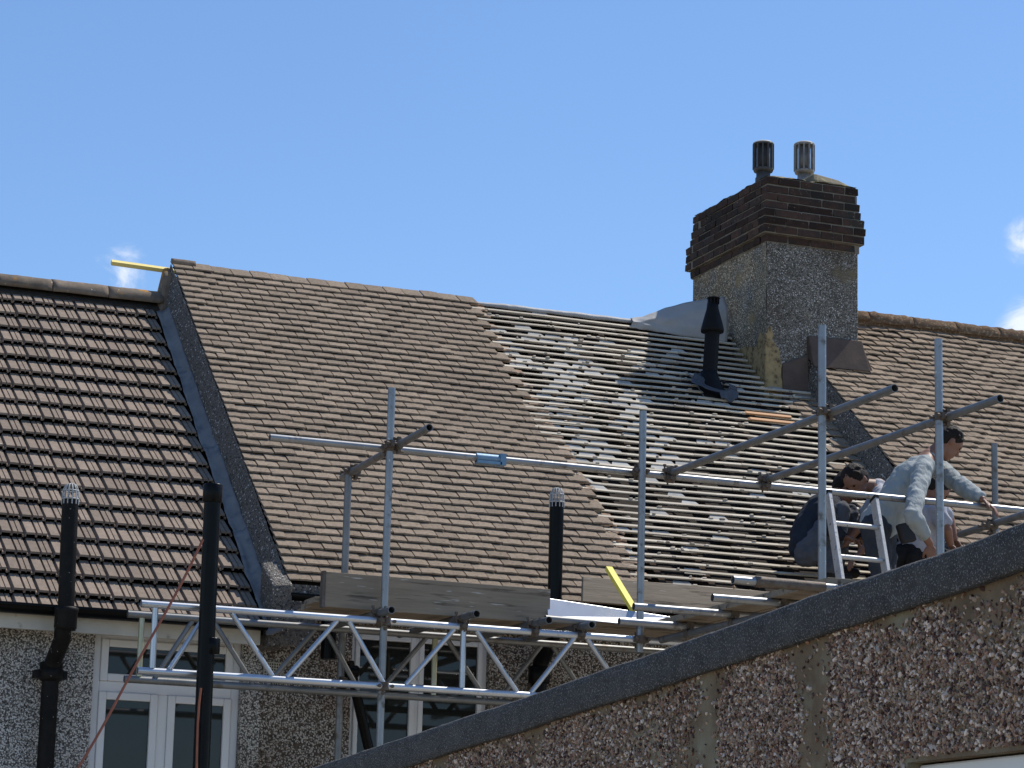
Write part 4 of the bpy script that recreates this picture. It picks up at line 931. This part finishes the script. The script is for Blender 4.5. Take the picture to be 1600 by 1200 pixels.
for _ in range(80000):
    S = ru(-1.0, 4.3); z = ztop(S) - .095 - ru(0, .5)
    if wx0 - .01 < S < wx1 + .012 and z < wz1 + .012: continue
    den = n1(S * 3.6, z * 2.0, 2) + .55 * n1(S * 7, z * 4.6, 8) + .50
    edge = (ztop(S) - .10 - z)
    if edge < .02: den -= .25
    if rnd() > max(.04, min(1, den * 1.7)): continue
    k = rnd(); acc_ = 0
    for i, (_, w) in enumerate(pm):
        acc_ += w
        if k <= acc_: break
    r = ru(.0034, .0076) * (1.3 if rnd() < .08 else 1); q = Vector((ru(-1, 1), ru(-1, 1), ru(-1, 1))).normalized(); a = q.orthogonal().normalized(); b = q.cross(a)
    sa, sb, sc_ = r * ru(.7, 1.7), r * ru(.5, 1.1), r * ru(.3, .8); c = wp(S, -.001, z)
    MBs[i].add([c + a * v.x * sa * ru(.65, 1.25) + b * v.y * sb * ru(.65, 1.25) + q * v.z * sc_ for v in icv], icf)
for (m_, _), b_ in zip(pm, MBs): part('pebbles', b_, m_, ob, kind='stuff')

# ------------------------------------------------------------------ people
def ellip(mb, c, rx, ry, rz, rot=None, n=14):
    vs_ = []; fs = []; c = Vector(c)
    for j in range(n + 1):
        ph = math.pi * j / n
        for i in range(n * 2):
            a = math.pi * i / n; p = Vector((math.sin(ph) * math.cos(a) * rx, math.sin(ph) * math.sin(a) * ry, math.cos(ph) * rz))
            if rot: p = rot @ p
            vs_.append(c + p)
    w = n * 2
    for j in range(n):
        for i in range(w): fs.append((j * w + i, (j + 1) * w + i, (j + 1) * w + (i + 1) % w, j * w + (i + 1) % w))
    mb.add(vs_, fs, True)
def caps(mb, a, b, r1, r2, n=12):
    a = Vector(a); b = Vector(b)
    if (b - a).length < 1e-5: return
    mb.tube(a, b, r1, 16, r2=r2, hollow=False); ellip(mb, a, r1, r1, r1, n=8); ellip(mb, b, r2, r2, r2, n=8)
def chain(mb, pts, rs):
    for i in range(len(pts) - 1): caps(mb, pts[i], pts[i + 1], rs[i], rs[i + 1])
def organic(name, mb, m_, parent, vox=.01, sm=4, disp=0, dscale=.12):
    o = part(name, mb, m_, parent)
    r = o.modifiers.new('remesh', 'REMESH'); r.mode = 'VOXEL'; r.voxel_size = vox; r.use_smooth_shade = True
    s = o.modifiers.new('smooth', 'SMOOTH'); s.factor = .6; s.iterations = sm
    if disp:
        tx = bpy.data.textures.new(name + '_folds', 'CLOUDS'); tx.noise_scale = dscale; tx.noise_depth = 1
        d = o.modifiers.new('displace', 'DISPLACE'); d.texture = tx; d.strength = disp; d.mid_level = .5; d.texture_coords = 'LOCAL'
    return o
def frame(face, up):
    f_ = Vector(face).normalized(); u = Vector(up); u = (u - f_ * u.dot(f_)).normalized(); s = f_.cross(u)   # s = person's right
    return f_, u, s
def person(P, label, shirt, trous, sleeve='long', gear=None):
    root = thing('person', label, 'person', (P['pelvis'].x, P['pelvis'].y, min(P['ankL'].z, P['ankR'].z) - .08))
    body = MB(); hc = P['head']; f_, u, s = frame(P['face'], P['up']); R3 = Matrix((s, f_, u)).transposed()
    ellip(body, hc + u * .02, .076, .096, .105, R3); ellip(body, hc + f_ * .03 - u * .05, .058, .065, .07, R3); ellip(body, hc + f_ * .055 - u * .10, .03, .028, .022, R3)
    caps(body, hc + f_ * .088 + u * .02, hc + f_ * .108 - u * .022, .009, .013)          # nose
    ellip(body, hc + f_ * .084 - u * .058, .024, .014, .009, R3); ellip(body, hc + f_ * .085 + u * .03, .05, .014, .009, R3)   # mouth, brow
    for sg in (-1, 1): ellip(body, hc + s * sg * .078 - u * .005 - f_ * .008, .009, .019, .031, R3)
    chain(body, [hc - u * .06 - f_ * .02, P['neck']], [.056, .062])
    chain(body, [P['neck'], P['chest'], P['belly'], P['pelvis']], [.07, .115, .11, .115])
    for L_ in 'LR':
        chain(body, [P['neck'], P['sh' + L_]], [.06, .052]); chain(body, [P['sh' + L_], P['el' + L_], P['wr' + L_]], [.050, .038, .026])
        chain(body, [P['pelvis'], P['hip' + L_], P['kn' + L_], P['ank' + L_]], [.1, .088, .056, .038])
        w = P['wr' + L_]; hd_ = P['hand' + L_]; dirh = (hd_ - w).normalized(); curl = P.get('curl' + L_, Vector((0, 0, -1))); side = dirh.cross(curl).normalized()
        palm = w + dirh * .055
        rot = Matrix((side, dirh, curl)).transposed(); ellip(body, palm, .041, .05, .017, rot, 10)
        for k, (ofs, ln) in enumerate(((-.030, .062), (-.010, .074), (.011, .070), (.030, .056))):
            b0 = w + dirh * .085 + side * ofs; b1 = b0 + dirh * ln * .45 + curl * ln * .12; b2 = b1 + dirh * ln * .2 + curl * ln * .4; b3 = b2 + curl * ln * .28 - dirh * ln * .1
            chain(body, [b0, b1, b2, b3], [.0095, .0088, .008, .007])
        t0 = w + dirh * .03 - side * .03; t1 = t0 + dirh * .03 - side * .022 + curl * .012; t2 = t1 + dirh * .022 + curl * .02; chain(body, [t0, t1, t2], [.013, .0105, .009])
    b = organic('body', body, M_skin, root, .0065, 3)
    for sg in (-1, 1): 
        e = MB(); ellip(e, hc + f_ * .083 + u * .012 + s * sg * .031, .012, .009, .008, R3, 8); part('eye', e, M_dark, b)
    hair = MB(); ellip(hair, hc + u * .040 - f_ * .016, .086, .098, .096, R3, 18); ellip(hair, hc + u * .015 - f_ * .045, .080, .068, .098, R3, 14)
    for k in range(26):
        a = rnd() * 6.28; e = ru(.15, 1.0); d = (s * math.cos(a) * math.cos(e) + f_ * (math.sin(a) * math.cos(e) + .12) + u * math.sin(e)).normalized()
        c_ = hc + u * .036 - f_ * .014 + Vector(R3 @ Vector((R3.transposed() @ d).to_tuple())) * .082; ellip(hair, c_, .020, .020, .018, None, 6)
    organic('hair', hair, M_hair, root, .006, 2, .006, .02)
    sh = MB(); e = .014
    sdv = (P['shR'] - P['shL']).normalized() * .055
    for q in (-1, 0, 1):
        chain(sh, [P['neck'] + sdv * q * .5 - u * .01, P['chest'] + sdv * q * 1.25, P['belly'] + sdv * q * 1.1, P['pelvis'] + (P['belly'] - P['pelvis']) * .12 + sdv * q * 1.1], [.062, .118 + e, .112 + e, .122 + e])
    for L_ in 'LR':
        chain(sh, [P['neck'], P['sh' + L_]], [.06, .058 + e])
        if sleeve == 'long': chain(sh, [P['sh' + L_], P['el' + L_], P['el' + L_].lerp(P['wr' + L_], .5), P['el' + L_].lerp(P['wr' + L_], P.get('cuff' + L_, .86))], [.058 + e, .047 + e, .042 + e, .034 + e])
        else: chain(sh, [P['sh' + L_], P['sh' + L_].lerp(P['el' + L_], .55)], [.056 + e, .052 + e])
    organic('shirt', sh, shirt, root, .009, 3, .036, .085)
    tr = MB(); hv = (P['hipR'] - P['hipL'])
    chain(tr, [P['pelvis'] + (P['belly'] - P['pelvis']) * .25, P['pelvis']], [.12, .13])
    for L_ in 'LR': chain(tr, [P['pelvis'], P['hip' + L_], P['kn' + L_], P['ank' + L_]], [.115, .108, .074, .058])
    organic('trousers', tr, trous, root, .009, 2, .036, .07)
    for L_ in 'LR':
        bt = MB(); a = P['ank' + L_]; fd = Vector((P['face'][0], P['face'][1], 0)).normalized() if 'foot' not in P else Vector(P['foot'])
        chain(bt, [a + Vector((0, 0, .01)), a - Vector((0, 0, .05)), a - Vector((0, 0, .055)) + fd * .15], [.05, .045, .04]); organic('boot', bt, M_boot, root, .01, 2)
    return root
V = Vector
# B: standing, bent over the guardrail, right-hand side
B = dict(head=at(1482, 692, 16.42), face=(.75, -.05, -.66), up=(.62, -.05, .78), neck=at(1452, 716, 16.42), chest=at(1424, 748, 16.42), belly=at(1398, 785, 16.44), pelvis=at(1374, 818, 16.48),
         shL=at(1440, 738, 16.20), shR=at(1462, 726, 16.66), elL=at(1424, 806, 15.90), wrL=at(1453, 850, 15.93), handL=at(1458, 880, 15.93), elR=at(1503, 762, 16.30), wrR=at(1535, 780, 16.04), handR=at(1551, 792, 15.98),
         hipL=at(1368, 826, 16.38), hipR=at(1378, 824, 16.60), curlL=V((.3, .9, 0)).normalized(), curlR=V((.1, -.2, -1)).normalized(), cuffL=.66, cuffR=.86, foot=(1, 0, 0))
B['knL'] = V((B['hipL'].x + .02, 16.34, 5.50)); B['knR'] = V((B['hipR'].x + .05, 16.62, 5.50)); B['ankL'] = V((B['hipL'].x - .03, 16.34, 5.10)); B['ankR'] = V((B['hipR'].x, 16.62, 5.10))
pb_ = person(B, 'standing roofer in pale blue-grey long sleeves bending over the guardrail with a hand on it', M_shirtB, M_trB)
pc = at(1411, 818, 16.22); pd = at(1420, 846, 16.2)
mb = MB().bar(pc, pd + (pd - pc) * .05, .115, .05, up=V((0, -1, .1))); pch = part('tool_pouch', mb, M_pouch, pb_, bevel=.012)
# D: bowed head at the left of B, crouching on the roof edge, facing left
D = dict(head=at(1338, 752, 17.10), face=(-.62, -.30, -.72), up=(-.72, -.15, .68), neck=at(1372, 762, 17.12), chest=at(1402, 792, 17.15), belly=at(1424, 826, 17.2), pelvis=at(1440, 856, 17.25),
         shL=at(1372, 778, 17.30), shR=at(1378, 784, 16.92), elL=at(1345, 820, 17.3), wrL=at(1320, 850, 17.3), handL=at(1305, 860, 17.3), elR=at(1372, 835, 16.9), wrR=at(1345, 862, 16.95), handR=at(1335, 872, 16.95),
         hipL=at(1440, 862, 17.36), hipR=at(1436, 866, 17.14), foot=(-1, 0, 0))
D['knL'] = D['hipL'] + V((-.36, .0, .05)); D['knR'] = D['hipR'] + V((-.30, -.02, -.06)); D['ankL'] = V((D['hipL'].x - .1, 17.36, 5.55)); D['ankR'] = V((D['hipR'].x - .05, 17.12, 5.38))
person(D, 'crouching roofer with bowed dark-haired head in light grey shirt, mostly hidden behind the bending man', M_shirtD, M_trD, 'short')
# C: behind B, white shirt, bare arm down to the roof
C_ = dict(head=at(1462, 766, 17.05), face=(.7, -.1, -.7), up=(.6, 0, .8), neck=at(1452, 786, 17.08), chest=at(1450, 808, 17.1), belly=at(1440, 838, 17.15), pelvis=at(1425, 866, 17.2),
          shL=at(1464, 800, 16.92), shR=at(1468, 795, 17.28), elL=at(1480, 828, 16.86), wrL=at(1485, 850, 16.9), handL=at(1490, 862, 16.9), elR=at(1484, 812, 17.3), wrR=at(1492, 842, 17.25), handR=at(1498, 858, 17.25),
          hipL=at(1424, 870, 17.1), hipR=at(1428, 868, 17.32), foot=(1, 0, 0))
C_['knL'] = C_['hipL'] + V((.30, -.06, -.04)); C_['knR'] = C_['hipR'] + V((.32, .0, .0)); C_['ankL'] = V((C_['hipL'].x + .05, 16.95, 5.30)); C_['ankR'] = V((C_['hipR'].x + .05, 17.32, 5.50))
person(C_, 'kneeling roofer in white T-shirt with bare arms, half hidden behind the standing man', M_shirtC, M_trD, 'short')
# A: squatting at the left in dark clothes, knee up
A_ = dict(head=at(1322, 762, 17.42), face=(.75, -.2, -.62), up=(.62, 0, .78), neck=at(1306, 782, 17.45), chest=at(1284, 800, 17.45), belly=at(1264, 828, 17.45), pelvis=at(1262, 856, 17.4),
          shL=at(1298, 792, 17.26), shR=at(1302, 784, 17.62), elL=at(1292, 822, 17.14), wrL=at(1318, 838, 17.12), handL=at(1330, 842, 17.1), elR=at(1330, 815, 17.6), wrR=at(1345, 840, 17.5), handR=at(1352, 850, 17.5),
          hipL=at(1262, 864, 17.30), hipR=at(1268, 858, 17.52), knL=at(1314, 798, 17.22), knR=at(1326, 802, 17.5), foot=(1, 0, 0))
A_['ankL'] = at(1296, 890, 17.22); A_['ankR'] = at(1308, 882, 17.5)
person(A_, 'squatting roofer in dark navy top and grey trousers with one knee up', M_shirtA, M_trA)
print('objects', len(bpy.data.objects))
